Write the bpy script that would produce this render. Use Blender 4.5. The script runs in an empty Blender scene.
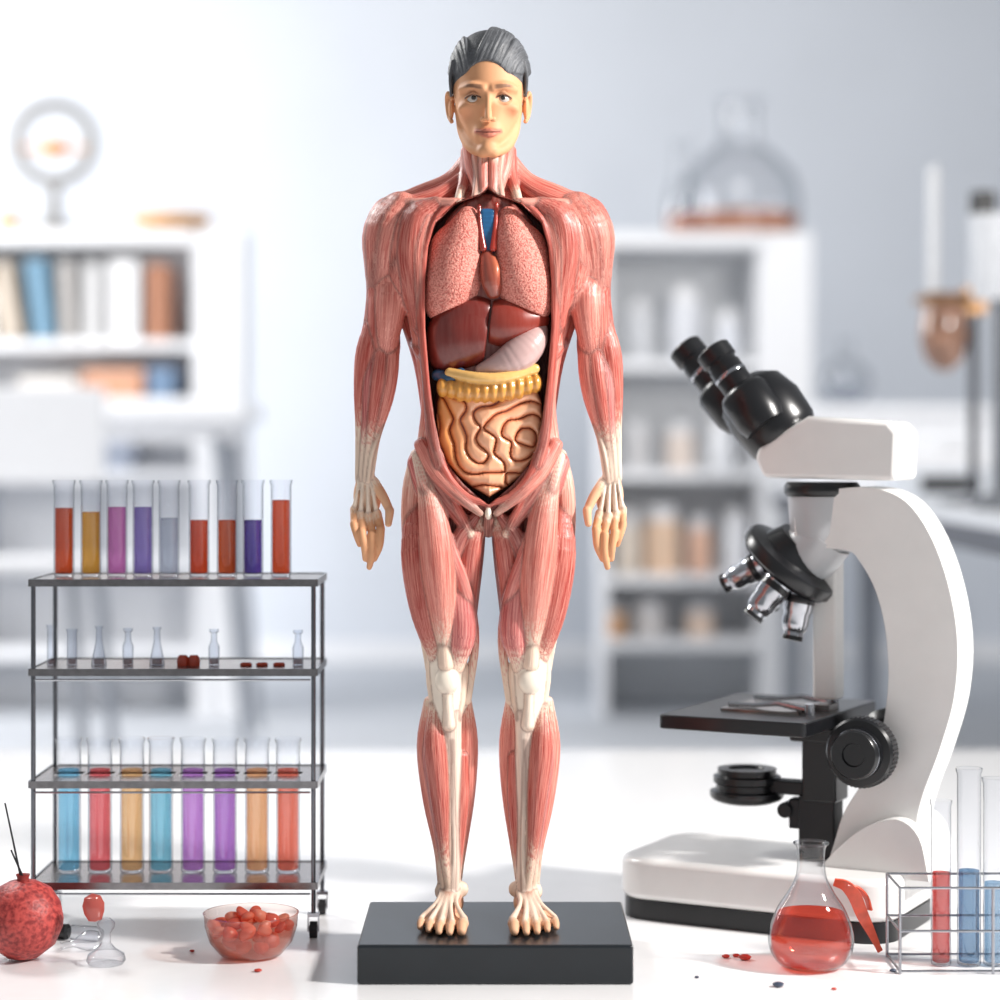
import bpy, bmesh, math, random
import numpy as np
from mathutils import Vector, Matrix
random.seed(4)
PI=math.pi
COL=bpy.context.scene.collection
scene=bpy.context.scene
try: scene.view_settings.view_transform='Standard'
except Exception: pass

# ---------------------------------------------------------------- colours / materials
def lin(c):
    return tuple(((x/255)/12.92 if x/255<=.04045 else ((x/255+.055)/1.055)**2.4) for x in c)
def mat(name,rgb,rough=.5,metal=0,var=.06,nscale=30,coat=0,spec=.5):
    m=bpy.data.materials.new(name); m.use_nodes=True; nt=m.node_tree; b=nt.nodes['Principled BSDF']
    c=lin(rgb)
    tc=nt.nodes.new('ShaderNodeTexCoord')
    n=nt.nodes.new('ShaderNodeTexNoise'); n.inputs['Scale'].default_value=nscale; n.inputs['Detail'].default_value=4
    r=nt.nodes.new('ShaderNodeValToRGB')
    r.color_ramp.elements[0].position=.3; r.color_ramp.elements[1].position=.7
    r.color_ramp.elements[0].color=(*[x*(1-var) for x in c],1); r.color_ramp.elements[1].color=(*[min(1,x*(1+var)) for x in c],1)
    nt.links.new(tc.outputs['Object'],n.inputs['Vector']); nt.links.new(n.outputs['Fac'],r.inputs['Fac'])
    nt.links.new(r.outputs['Color'],b.inputs['Base Color'])
    b.inputs['Roughness'].default_value=rough; b.inputs['Metallic'].default_value=metal
    b.inputs['Coat Weight'].default_value=coat; b.inputs['Coat Roughness'].default_value=.1
    b.inputs['Specular IOR Level'].default_value=spec
    return m
def glass(name,tint=(255,255,255),edge=(150,160,170),refl=.7,power=3.5):
    m=bpy.data.materials.new(name); m.use_nodes=True; nt=m.node_tree; nt.nodes.clear()
    o=nt.nodes.new('ShaderNodeOutputMaterial'); lw=nt.nodes.new('ShaderNodeLayerWeight'); lw.inputs['Blend'].default_value=.5
    p=nt.nodes.new('ShaderNodeMath'); p.operation='POWER'; p.inputs[1].default_value=power
    nt.links.new(lw.outputs['Facing'],p.inputs[0])
    cr=nt.nodes.new('ShaderNodeMix'); cr.data_type='RGBA'
    cr.inputs[6].default_value=(*lin(tint),1); cr.inputs[7].default_value=(*lin(edge),1); nt.links.new(p.outputs[0],cr.inputs[0])
    t=nt.nodes.new('ShaderNodeBsdfTransparent'); nt.links.new(cr.outputs[2],t.inputs['Color'])
    g=nt.nodes.new('ShaderNodeBsdfGlossy'); g.inputs['Roughness'].default_value=.04
    mr=nt.nodes.new('ShaderNodeMapRange'); mr.inputs['To Min'].default_value=.05; mr.inputs['To Max'].default_value=refl
    nt.links.new(p.outputs[0],mr.inputs['Value'])
    mx=nt.nodes.new('ShaderNodeMixShader'); nt.links.new(mr.outputs[0],mx.inputs[0]); nt.links.new(t.outputs[0],mx.inputs[1]); nt.links.new(g.outputs[0],mx.inputs[2])
    nt.links.new(mx.outputs[0],o.inputs['Surface'])
    return m
def liquid(name,rgb,dens=.5,gl=.06,tp=.38):
    m=bpy.data.materials.new(name); m.use_nodes=True; nt=m.node_tree; nt.nodes.clear(); c=(*lin(rgb),1)
    o=nt.nodes.new('ShaderNodeOutputMaterial')
    t=nt.nodes.new('ShaderNodeBsdfTransparent'); t.inputs['Color'].default_value=(*[x**tp for x in c[:3]],1)
    d=nt.nodes.new('ShaderNodeBsdfDiffuse'); d.inputs['Color'].default_value=c
    tl=nt.nodes.new('ShaderNodeBsdfTranslucent'); tl.inputs['Color'].default_value=c
    a=nt.nodes.new('ShaderNodeMixShader'); a.inputs[0].default_value=.5; nt.links.new(d.outputs[0],a.inputs[1]); nt.links.new(tl.outputs[0],a.inputs[2])
    b=nt.nodes.new('ShaderNodeMixShader'); b.inputs[0].default_value=dens; nt.links.new(t.outputs[0],b.inputs[1]); nt.links.new(a.outputs[0],b.inputs[2])
    g=nt.nodes.new('ShaderNodeBsdfGlossy'); g.inputs['Roughness'].default_value=.08
    f=nt.nodes.new('ShaderNodeMixShader'); f.inputs[0].default_value=gl; nt.links.new(b.outputs[0],f.inputs[1]); nt.links.new(g.outputs[0],f.inputs[2])
    nt.links.new(f.outputs[0],o.inputs['Surface'])
    return m

# ---------------------------------------------------------------- mesh builder
OFF={}
class MB:
    def __init__(s): s.v=[]; s.f=[]
    def add(s,vs,fs):
        b=len(s.v); s.v+= [tuple(p) for p in vs]; s.f+=[tuple(b+i for i in q) for q in fs]; return s
    def box(s,c,sz,rot=None):
        vs=[Vector((x*sz[0]/2,y*sz[1]/2,z*sz[2]/2)) for x in(-1,1) for y in(-1,1) for z in(-1,1)]
        if rot is not None: vs=[rot@p for p in vs]
        vs=[p+Vector(c) for p in vs]
        return s.add(vs,[(0,1,3,2),(4,6,7,5),(0,4,5,1),(2,3,7,6),(0,2,6,4),(1,5,7,3)])
    def bx(s,x0,x1,y0,y1,z0,z1): return s.box(((x0+x1)/2,(y0+y1)/2,(z0+z1)/2),(abs(x1-x0),abs(y1-y0),abs(z1-z0)))
    def tube(s,path,r,n=12,caps=True,closed=False):
        path=[Vector(p) for p in path]; m=len(path)
        if not hasattr(r,'__len__'): r=[r]*m
        up=None; rings=[]
        for i,p in enumerate(path):
            if closed: t=(path[(i+1)%m]-path[i-1])
            else: t=path[min(i+1,m-1)]-path[max(i-1,0)]
            if t.length<1e-9: t=Vector((0,0,1))
            t.normalize()
            if up is None:
                up=Vector((0,0,1)) if abs(t.z)<.9 else Vector((1,0,0))
            a=t.cross(up); a.normalize(); b=a.cross(t); up=b if abs(b.dot(t))<.9 else up
            rings.append([p+a*math.cos(2*PI*k/n)*r[i]+b*math.sin(2*PI*k/n)*r[i] for k in range(n)])
        vs=[q for g in rings for q in g]; fs=[]
        for i in range(m if closed else m-1):
            j=(i+1)%m
            for k in range(n): fs.append((i*n+k,i*n+(k+1)%n,j*n+(k+1)%n,j*n+k))
        if caps and not closed: fs.append(tuple(range(n))); fs.append(tuple((m-1)*n+k for k in range(n)))
        return s.add(vs,fs)
    def strip(s,path,w,th,side):
        vs=[];fs=[];m=len(path)
        for i,p in enumerate(path):
            p=Vector(p); t=(Vector(path[min(i+1,m-1)])-Vector(path[max(i-1,0)])).normalized(); d=Vector(side[i]); d=(d-t*d.dot(t)).normalized(); nn=t.cross(d)
            ww_=w[i]/2
            vs+=[p-d*ww_-nn*th/2,p+d*ww_-nn*th/2,p+d*ww_+nn*th/2,p-d*ww_+nn*th/2]
        for i in range(m-1):
            a=4*i; fs+=[(a+k,a+(k+1)%4,a+4+(k+1)%4,a+4+k) for k in range(4)]
        fs+=[(0,1,2,3),tuple(4*(m-1)+k for k in range(4))]
        return s.add(vs,fs)
    def cyl(s,p0,p1,r0,r1=None,n=32): return s.tube([p0,p1],[r0,r0 if r1 is None else r1],n)
    def lathe(s,prof,c=(0,0,0),axis=(0,0,1),n=36):
        ax=Vector(axis).normalized(); q=Vector((0,0,1)).rotation_difference(ax); c=Vector(c); vs=[];fs=[]; idx=[]
        for r,z in prof:
            if r<1e-6: idx.append([len(vs)]); vs.append(c+q@Vector((0,0,z)))
            else:
                idx.append(list(range(len(vs),len(vs)+n)))
                for k in range(n): vs.append(c+q@Vector((r*math.cos(2*PI*k/n),r*math.sin(2*PI*k/n),z)))
        for a,b in zip(idx[:-1],idx[1:]):
            for k in range(n):
                k2=(k+1)%n
                if len(a)==1 and len(b)==1: continue
                if len(a)==1: fs.append((a[0],b[k],b[k2]))
                elif len(b)==1: fs.append((a[k],a[k2],b[0]))
                else: fs.append((a[k],a[k2],b[k2],b[k]))
        return s.add(vs,fs)
    def sphere(s,c,r,n=20,m=12):
        if not hasattr(r,'__len__'): r=(r,r,r)
        vs=[];fs=[]
        for i in range(m+1):
            th=PI*i/m
            for k in range(n):
                ph=2*PI*k/n; vs.append((c[0]+r[0]*math.sin(th)*math.cos(ph),c[1]+r[1]*math.sin(th)*math.sin(ph),c[2]+r[2]*math.cos(th)))
        for i in range(m):
            for k in range(n): fs.append((i*n+k,i*n+(k+1)%n,(i+1)*n+(k+1)%n,(i+1)*n+k))
        return s.add(vs,fs)
    def prism(s,poly,v0,v1):
        n=len(poly); vs=[(x,v0,z) for x,z in poly]+[(x,v1,z) for x,z in poly]
        return s.add(vs,[tuple(range(n)),tuple(range(n,2*n))]+[(i,(i+1)%n,n+(i+1)%n,n+i) for i in range(n)])
    def slab(s,poly,z0,z1):
        n=len(poly); vs=[(x,y,z0) for x,y in poly]+[(x,y,z1) for x,y in poly]
        return s.add(vs,[tuple(range(n)),tuple(range(n,2*n))]+[(i,(i+1)%n,n+(i+1)%n,n+i) for i in range(n)])
    def build(s,name,m,parent=None,at=None,bevel=0,sharp=38):
        off=Vector((0,0,0))
        if parent is not None: off=OFF.get(parent.name,Vector((0,0,0)))
        elif at is not None: off=Vector(at)
        me=bpy.data.meshes.new(name); me.from_pydata([tuple(Vector(p)-off) for p in s.v],[],s.f)
        bm=bmesh.new(); bm.from_mesh(me); bmesh.ops.remove_doubles(bm,verts=bm.verts,dist=1e-6); bmesh.ops.recalc_face_normals(bm,faces=bm.faces)
        for f in bm.faces: f.smooth=True
        if not bevel:
            for e in bm.edges:
                if len(e.link_faces)==2 and e.calc_face_angle(0)>math.radians(sharp): e.smooth=False
        bm.to_mesh(me); bm.free(); me.materials.append(m)
        o=bpy.data.objects.new(name,me); COL.objects.link(o)
        if bevel:
            b=o.modifiers.new('bevel','BEVEL'); b.width=bevel; b.segments=3; b.limit_method='ANGLE'; b.angle_limit=math.radians(35); b.harden_normals=True
        if parent is not None: o.parent=parent; OFF[o.name]=off
        elif at is not None: o.location=at
        return o
def thing(name,label,cat,loc=(0,0,0),group=None,rz=0,local=False):
    o=bpy.data.objects.new(name,None); COL.objects.link(o); o.location=loc; o.rotation_euler=(0,0,rz); o.empty_display_size=.02
    o['label']=label; o['category']=cat
    if group: o['group']=group
    OFF[o.name]=Vector((0,0,0)) if local else Vector(loc)
    return o
def tag(o,label,cat,group=None):
    o['label']=label; o['category']=cat
    if group: o['group']=group
    return o
def struct(o): o['kind']='structure'; return o
def P(px,py,Y): s=(2.2+Y)/2200; return Vector(((px-500)*s,Y,.54-(py-445)*s))
def Yof(py,z=0): return 2200*(.54-z)/(py-445)-2.2
def rrect(x0,x1,y0,y1,r,n=6):
    out=[]
    for cx,cy,a0 in((x1-r,y1-r,0),(x0+r,y1-r,90),(x0+r,y0+r,180),(x1-r,y0+r,270)):
        for k in range(n+1):
            a=math.radians(a0+90*k/n); out.append((cx+r*math.cos(a),cy+r*math.sin(a)))
    return out
def crspline(pts,sub=5,closed=False):
    P_=np.array(pts,float); n=len(P_); out=[]
    for i in range(n-1):
        p0=P_[i-1] if i>0 else 2*P_[0]-P_[1]; p1=P_[i]; p2=P_[i+1]; p3=P_[i+2] if i+2<n else 2*P_[-1]-P_[-2]
        for k in range(sub):
            t=k/sub; out.append(.5*((2*p1)+(-p0+p2)*t+(2*p0-5*p1+4*p2-p3)*t*t+(-p0+3*p1-3*p2+p3)*t**3))
    out.append(P_[-1])
    return np.array(out)

# ---------------------------------------------------------------- implicit surfaces for organic shapes
AX=488.5; Y0=.12; SC=(2.2+Y0)/2200
MUS=np.array(lin((206,82,66))); MUSP=np.array(lin((232,134,118))); MUSD=np.array(lin((150,40,33))); MUSV=np.array(lin((210,104,104)))
CRM=np.array(lin((240,220,198))); SKN=np.array(lin((224,164,120))); BONE=np.array(lin((243,231,214)))
class Prim: pass
def chain(pts,col=MUS,k=2.5,t=(0,0),core=False,striate=1.,sub=4,side=0):
    out=[]
    for s in ((-1,1) if side==0 else (side,)):
        p=Prim(); q=crspline([(AX+s*x,y,-z,r) for x,y,z,r in pts],sub); p.kind='c'; p.p=q[:,:3]; p.r=np.maximum(q[:,3],.4)
        p.col=np.array(col); p.k=k; p.t=t; p.core=core; p.st=striate
        p.lo=(p.p-p.r[:,None]).min(0); p.hi=(p.p+p.r[:,None]).max(0); out.append(p)
    return out
def ell(c,r,col=MUS,k=4,core=False,striate=1.,side=0,sub_=False,rot=0):
    out=[]
    for s in ((-1,1) if side==0 else (side,)):
        p=Prim(); p.kind='e'; p.c=np.array((AX+s*c[0],c[1],-c[2])); p.r3=np.array(r,float); p.col=np.array(col); p.k=k; p.core=core; p.st=striate; p.sub=sub_
        p.rot=math.radians(rot)*s; R=p.r3.max() if rot else p.r3
        p.lo=p.c-R; p.hi=p.c+R; out.append(p)
    return out
def pdist(p,X,full=False):
    if p.kind=='e':
        d=X-p.c
        if p.rot:
            c,s=math.cos(p.rot),math.sin(p.rot); d=np.stack([d[...,0]*c+d[...,2]*s,d[...,1],-d[...,0]*s+d[...,2]*c],-1)
        k0=np.sqrt(((d/p.r3)**2).sum(-1)); k1=np.sqrt(((d/p.r3**2)**2).sum(-1))+1e-9
        dist=k0*(k0-1)/k1
        if full: return dist,np.stack([d[...,0],d[...,1],d[...,2]*.06],-1),np.full(dist.shape,.5)
        return dist
    best=None; L=0; segs=np.linalg.norm(np.diff(p.p,axis=0),axis=1); tot=segs.sum()+1e-9; rm=p.r.max()
    for i in range(len(p.p)-1):
        a=p.p[i]; b=p.p[i+1]; ab=b-a; l2=(ab**2).sum()+1e-9
        w=X-a; t=np.clip((w@ab)/l2,0,1); e=w-t[...,None]*ab; 
        rr=p.r[i]+(p.r[i+1]-p.r[i])*t
        dd=np.sqrt((e**2).sum(-1)) - rr
        if full:
            T=ab/np.sqrt(l2); N=np.cross(T,(0,1.,0)); nn=np.linalg.norm(N); N=N/nn if nn>1e-3 else np.array((1.,0,0)); B=np.cross(T,N)
            al=L+t*segs[i]; fb=np.stack([(e@N)/rr*rm,(e@B)/rr*rm,al*.045],-1)
            if best is None: best,fib,al_=dd,fb,al
            else:
                m=dd<best; best=np.where(m,dd,best); fib=np.where(m[...,None],fb,fib); al_=np.where(m,al,al_)
        else: best=dd if best is None else np.minimum(best,dd)
        L+=segs[i]
    if full: return best,fib,al_/tot
    return best
def smin(a,b,k):
    h=np.maximum(k-np.abs(a-b),0)/k; return np.minimum(a,b)-h*h*k*.25
def mesh_sdf(prims,h,cuts=(),pad=4):
    lo=np.min([p.lo for p in prims],0)-pad; hi=np.max([p.hi for p in prims],0)+pad
    n=np.ceil((hi-lo)/h).astype(int)+1
    F=np.full(n,30.,np.float32)
    ax=[lo[i]+np.arange(n[i])*h for i in range(3)]
    for p in prims:
        i0=np.maximum(((p.lo-p.k-3*h-lo)/h).astype(int),0); i1=np.minimum(((p.hi+p.k+3*h-lo)/h).astype(int)+2,n)
        X=np.stack(np.meshgrid(*[ax[i][i0[i]:i1[i]] for i in range(3)],indexing='ij'),-1)
        sl=tuple(slice(i0[i],i1[i]) for i in range(3))
        d=pdist(p,X)
        if getattr(p,'sub',False): F[sl]=-smin(-F[sl],d,p.k)
        else: F[sl]=smin(F[sl],d,p.k)
    for c in cuts:
        X,Yg,Z=np.meshgrid(*ax,indexing='ij',sparse=True)
        F=np.maximum(F,c(X,Yg,Z)).astype(np.float32)
    nx,ny,nz=F.shape; S=F<0
    cn=[(i,j,k) for i in(0,1) for j in(0,1) for k in(0,1)]
    cnt=np.zeros((nx-1,ny-1,nz-1),np.int8)
    for i,j,k in cn: cnt+=S[i:nx-1+i,j:ny-1+j,k:nz-1+k]
    C=np.argwhere((cnt>0)&(cnt<8)); idm=np.full(cnt.shape,-1,np.int32); idm[C[:,0],C[:,1],C[:,2]]=np.arange(len(C))
    vals={c:F[C[:,0]+c[0],C[:,1]+c[1],C[:,2]+c[2]] for c in cn}
    acc=np.zeros((len(C),3)); num=np.zeros(len(C))
    for a in cn:
        for d in range(3):
            if a[d]==0:
                b=list(a); b[d]=1; b=tuple(b); fa,fb=vals[a],vals[b]; m=(fa<0)!=(fb<0)
                t=np.where(m,fa/np.where(m,fa-fb,1),0); pos=np.tile(np.array(a,float),(len(C),1)); pos[:,d]+=t
                acc+=pos*m[:,None]; num+=m
    V=lo+(C+acc/num[:,None])*h
    faces=[]
    def em(axis):
        if axis==0: A,B=S[:-1,1:-1,1:-1],S[1:,1:-1,1:-1]; o=np.array((0,1,1))
        if axis==1: A,B=S[1:-1,:-1,1:-1],S[1:-1,1:,1:-1]; o=np.array((1,0,1))
        if axis==2: A,B=S[1:-1,1:-1,:-1],S[1:-1,1:-1,1:]; o=np.array((1,1,0))
        for flip,mk in((False,A&~B),(True,~A&B)):
            I=np.argwhere(mk)+o
            g=lambda dx,dy,dz: idm[I[:,0]+dx,I[:,1]+dy,I[:,2]+dz]
            if axis==0: q=[g(0,-1,-1),g(0,0,-1),g(0,0,0),g(0,-1,0)]
            if axis==1: q=[g(-1,0,-1),g(-1,0,0),g(0,0,0),g(0,0,-1)]
            if axis==2: q=[g(-1,-1,0),g(0,-1,0),g(0,0,0),g(-1,0,0)]
            if flip: q=q[::-1]
            faces.append(np.stack(q,1))
    for a in range(3): em(a)
    return V,np.concatenate(faces)
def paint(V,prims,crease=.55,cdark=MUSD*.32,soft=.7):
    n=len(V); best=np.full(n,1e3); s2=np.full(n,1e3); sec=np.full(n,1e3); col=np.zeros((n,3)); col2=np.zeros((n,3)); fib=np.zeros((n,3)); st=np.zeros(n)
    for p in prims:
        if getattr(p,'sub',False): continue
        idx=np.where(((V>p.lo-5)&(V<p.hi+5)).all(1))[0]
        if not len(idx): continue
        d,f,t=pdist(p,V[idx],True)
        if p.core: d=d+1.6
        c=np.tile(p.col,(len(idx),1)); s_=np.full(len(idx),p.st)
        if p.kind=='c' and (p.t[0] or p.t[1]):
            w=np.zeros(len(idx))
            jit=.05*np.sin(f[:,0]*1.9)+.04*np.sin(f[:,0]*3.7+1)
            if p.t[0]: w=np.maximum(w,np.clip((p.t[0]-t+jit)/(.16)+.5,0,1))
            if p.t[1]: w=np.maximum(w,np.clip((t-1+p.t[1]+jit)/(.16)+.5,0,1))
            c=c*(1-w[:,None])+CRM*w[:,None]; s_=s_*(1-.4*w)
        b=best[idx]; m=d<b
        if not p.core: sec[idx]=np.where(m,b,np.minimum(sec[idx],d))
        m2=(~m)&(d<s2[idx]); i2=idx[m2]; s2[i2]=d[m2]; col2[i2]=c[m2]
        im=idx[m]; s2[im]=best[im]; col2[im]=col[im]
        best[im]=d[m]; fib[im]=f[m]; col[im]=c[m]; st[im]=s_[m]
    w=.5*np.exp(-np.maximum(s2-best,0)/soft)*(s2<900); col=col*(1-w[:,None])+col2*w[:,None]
    g=np.exp(-(np.maximum(sec-best,0)/1.2)**2)*crease*np.clip(st*1.6,0,1)  # dark groove paint that also puts crease shade into the vertex colour
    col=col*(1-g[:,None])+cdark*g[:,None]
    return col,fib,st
def organ_object(name,m,parent,parts):
    Vs=[];Fs=[];o=0
    for q in parts: Vs.append(q[0]); Fs.append(q[1]+o); o+=len(q[0])
    V=np.concatenate(Vs); F=np.concatenate(Fs)
    W=np.stack([(V[:,0]-500)*SC,Y0+V[:,1]*SC,.54+(V[:,2]+445)*SC],1)
    off=OFF[parent.name]; W=W-np.array(off)
    me=bpy.data.meshes.new(name); me.vertices.add(len(W)); me.vertices.foreach_set('co',W.astype(np.float32).ravel())
    me.loops.add(F.size); me.loops.foreach_set('vertex_index',F.astype(np.int32).ravel())
    me.polygons.add(len(F)); me.polygons.foreach_set('loop_start',np.arange(0,F.size,4,dtype=np.int32))
    me.polygons.foreach_set('use_smooth',np.ones(len(F),bool))
    me.update(calc_edges=True); me.validate()
    col=np.concatenate([q[2] for q in parts]); fib=np.concatenate([q[3] for q in parts]); st=np.concatenate([q[4] for q in parts])
    a=me.attributes.new('Col','FLOAT_COLOR','POINT'); a.data.foreach_set('color',np.concatenate([col,np.ones((len(col),1))],1).astype(np.float32).ravel())
    a=me.attributes.new('fib','FLOAT_VECTOR','POINT'); a.data.foreach_set('vector',fib.astype(np.float32).ravel())
    a=me.attributes.new('str','FLOAT','POINT'); a.data.foreach_set('value',st.astype(np.float32))
    me.materials.append(m)
    ob=bpy.data.objects.new(name,me); COL.objects.link(ob); ob.parent=parent; OFF[ob.name]=off
    return ob
def flesh_material(name,rough=.42,freq=.5,strength=.5,dist=.0012,coat=.15,pale=(252,212,194),palef=.28,dark=(.68,.46,.44),skin=False):
    m=bpy.data.materials.new(name); m.use_nodes=True; nt=m.node_tree; b=nt.nodes['Principled BSDF']; L=nt.links.new
    c=nt.nodes.new('ShaderNodeAttribute'); c.attribute_name='Col'
    f=nt.nodes.new('ShaderNodeAttribute'); f.attribute_name='fib'
    s=nt.nodes.new('ShaderNodeAttribute'); s.attribute_name='str'
    n=nt.nodes.new('ShaderNodeTexNoise'); n.inputs['Scale'].default_value=freq; n.inputs['Detail'].default_value=3; n.inputs['Roughness'].default_value=.6
    L(f.outputs['Vector'],n.inputs['Vector'])
    mr=nt.nodes.new('ShaderNodeMapRange'); mr.inputs['From Min'].default_value=.32; mr.inputs['From Max'].default_value=.66; L(n.outputs['Fac'],mr.inputs['Value'])
    mu=nt.nodes.new('ShaderNodeMath'); mu.operation='MULTIPLY'; L(mr.outputs[0],mu.inputs[0]); L(s.outputs['Fac'],mu.inputs[1])
    lt=nt.nodes.new('ShaderNodeMix'); lt.data_type='RGBA'; lt.blend_type='MIX'
    br=nt.nodes.new('ShaderNodeMix'); br.data_type='RGBA'; br.inputs[0].default_value=palef; L(c.outputs['Color'],br.inputs[6]); br.inputs[7].default_value=(*lin(pale),1)
    dk=nt.nodes.new('ShaderNodeMix'); dk.data_type='RGBA'; dk.blend_type='MULTIPLY'; L(c.outputs['Color'],dk.inputs[6]); dk.inputs[7].default_value=(*dark,1); L(s.outputs['Fac'],dk.inputs[0])
    L(dk.outputs[2],lt.inputs[6]); L(br.outputs[2],lt.inputs[7])
    L(mr.outputs[0],lt.inputs[0])
    fin=nt.nodes.new('ShaderNodeMix'); fin.data_type='RGBA'; L(s.outputs['Fac'],fin.inputs[0]); L(c.outputs['Color'],fin.inputs[6]); L(lt.outputs[2],fin.inputs[7])
    L(fin.outputs[2],b.inputs['Base Color'])
    bp=nt.nodes.new('ShaderNodeBump'); bp.inputs['Strength'].default_value=strength; bp.inputs['Distance'].default_value=dist; L(mu.outputs[0],bp.inputs['Height']); L(bp.outputs['Normal'],b.inputs['Normal'])
    b.inputs['Roughness'].default_value=rough; b.inputs['Coat Weight'].default_value=coat; b.inputs['Coat Roughness'].default_value=.25
    if skin:
        r2=nt.nodes.new('ShaderNodeMapRange'); r2.inputs['To Min'].default_value=.62; r2.inputs['To Max'].default_value=rough; L(s.outputs['Fac'],r2.inputs['Value']); L(r2.outputs[0],b.inputs['Roughness'])
        r3=nt.nodes.new('ShaderNodeMapRange'); r3.inputs['To Min'].default_value=0; r3.inputs['To Max'].default_value=coat; L(s.outputs['Fac'],r3.inputs['Value']); L(r3.outputs[0],b.inputs['Coat Weight'])
    return m

# ================================================================= MATERIALS
m_table=mat('white_laminate',(241,241,242),.2,var=.015)
m_wall=mat('wall_paint',(214,219,227),.9,var=.02,nscale=2)
m_floor=mat('floor_vinyl',(202,206,212),.6,var=.03,nscale=3)
m_white=mat('white_paint',(240,241,244),.5,var=.02)
m_black=mat('black_plastic',(20,21,24),.28,var=.15,spec=.5)
m_blackm=mat('black_matte',(26,28,32),.5,var=.15)
m_ped=mat('pedestal_black',(24,30,35),.3,var=.12)
m_cream=mat('white_enamel',(234,233,231),.32,var=.02,coat=.3)
m_greyen=mat('grey_enamel',(180,182,185),.35,var=.03,coat=.2)
m_chrome=mat('chrome',(180,182,188),.16,1,var=.05)
m_steel=mat('brushed_steel',(160,152,148),.25,1,var=.15,nscale=120)
m_rim=mat('rim_steel',(140,138,140),.22,1,var=.15,nscale=120)
m_steel2=mat('post_steel',(120,122,128),.2,1,var=.1)
m_lens=mat('lens_glass',(60,80,110),.05,var=.1,coat=1)
m_rubber=mat('rubber',(30,30,33),.6,var=.1)
g_glass2=glass('bright_glass',(252,253,255),(92,102,114),.9,3.0)
g_bg=glass('background_glass',(246,247,248),(170,175,182),.3,2.4)

# ================================================================= SETTING
struct(MB().bx(-6,6,-3.2,8.2,-.55,-.45).build('floor',m_floor))
struct(MB().bx(-6,6,7.9,8.1,-.45,4).build('wall_back',m_wall))
struct(MB().bx(-6,6,7.86,7.9,-.45,-.36).build('baseboard_back',m_white))

t=thing('lab_table','long white laminate table carrying the anatomical figure, rack and microscope','table',(0,.5,-.45))
MB().bx(-1.5,1.5,-1.2,1.7,-.04,0).build('tabletop',m_table,t,bevel=.004)
for x in(-1.4,1.4):
    for y in(-1.1,1.6): MB().bx(x-.03,x+.03,y-.03,y+.03,-.45,-.04).build('leg',m_chrome,t)

# ================================================================= ANATOMICAL FIGURE
fig=thing('anatomical_model','standing male muscle figure with open torso showing organs, on black base','anatomical model',(-.005,.106,0))
MB().bx(-.143,.1335,0,.212,0,.0398).build('base',m_ped,fig,bevel=.003)
B=[]
def c_(*a,**k): B.extend(chain(*a,**k))
def e_(*a,**k): B.extend(ell(*a,**k))
e_((0,2,282),(78,48,98),MUS,6,core=True,side=1); e_((0,2,395),(61,41,98),MUS,8,core=True,side=1); e_((0,4,478),(68,42,46),MUSD,8,core=True,side=1)
e_((74,-2,234),(32,31,36),MUS,8,core=True)
c_([(0,5,140,21),(0,8,185,28)],MUSP,4,core=True,side=1)
c_([(80,18,235,18),(75,16,295,20),(61,12,360,15),(54,8,415,13)],MUS,6)
c_([(76,0,270,12),(69,-8,310,13),(60,-12,355,13),(55,-14,400,12),(58,-14,436,12),(66,-10,464,9)],MUSP,6,t=(0,.1))
for i in range(3): c_([(74,4,298+22*i,5),(69,-14,305+22*i,6),(64,-27,315+22*i,3.5)],MUS*.8+MUSD*.2,4)
c_([(66,-28,290,7),(62,-31,345,7),(57,-33,395,7.5),(54,-35,436,7),(48,-38,464,6)],MUS*.5+MUSD*.5,5)
# chest flaps
e_((78,-17,255),(20,22,50),MUSP*.5+MUS*.5,8,core=True,rot=6)
c_([(52,-36,208,7),(70,-34,222,12),(75,-31,255,13),(72,-30,295,10),(70,-28,325,6)],MUS*.8+MUSD*.2,8)
c_([(70,-26,212,8),(82,-25,232,12.5),(84,-22,262,12.5),(79,-18,302,8)],MUS*.6+MUSP*.4,8)
c_([(60,-38,222,5),(67,-38,250,6.5),(67,-37,285,6),(65,-36,315,4)],MUSP,5)
rim=[(34,-39,207,3),(50,-41,222,4),(60,-41,250,4.2),(64,-39,285,4.4),(64,-38,330,4.4),(60,-38,380,4),(56,-38,420,4),(51,-39,450,4),(38,-41,478,3.8),(20,-43,496,3.4),(0,-43,503,3)]
c_(rim,MUS*.8,3,striate=.6,sub=3)
# shoulders and neck
c_([(18,12,156,9),(37,12,182,12),(68,8,197,13),(94,4,208,12)],MUSP,5)
c_([(26,-2,178,6),(50,-12,196,8),(84,-12,208,9)],MUS,4)
c_([(7,-40,206,4),(34,-43,206,3.4),(60,-34,205,3.4),(84,-20,206,4)],MUSP*.8+CRM*.2,4,striate=.7)
c_([(21,2,140,6),(16,-12,168,7),(8,-32,202,4)],MUSP,2,t=(.05,.2))
c_([(23,6,150,5),(23,-6,176,6),(30,-28,203,4)],MUS,2,t=(0,.2))
c_([(13,-14,156,3.4),(11,-24,180,3.4),(14,-34,203,3)],CRM*.5+MUSP*.5,1.4,striate=.8)
c_([(5,-18,160,5),(5,-26,182,5),(4,-34,204,4)],MUSP,1.4,t=(.1,.15))
# deltoid
e_((100,0,238),(21,27,40),MUS,4,core=True,rot=-6)
for i,(th,ex) in enumerate(((-88,-3),(-58,0),(-28,0),(0,0),(32,0),(66,0))):
    c=math.cos(math.radians(th)); s_=math.sin(math.radians(th))
    c_([(86+5*c+ex,16*s_,206,10.5),(98+8*c+ex*.8,18*s_,232,16.5),(102+5*c,12*s_,264,14.5),(106,3*s_,303,9)],(MUSP,MUS*.3+MUSP*.7)[i%2],3 if i==0 else 9)
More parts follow.
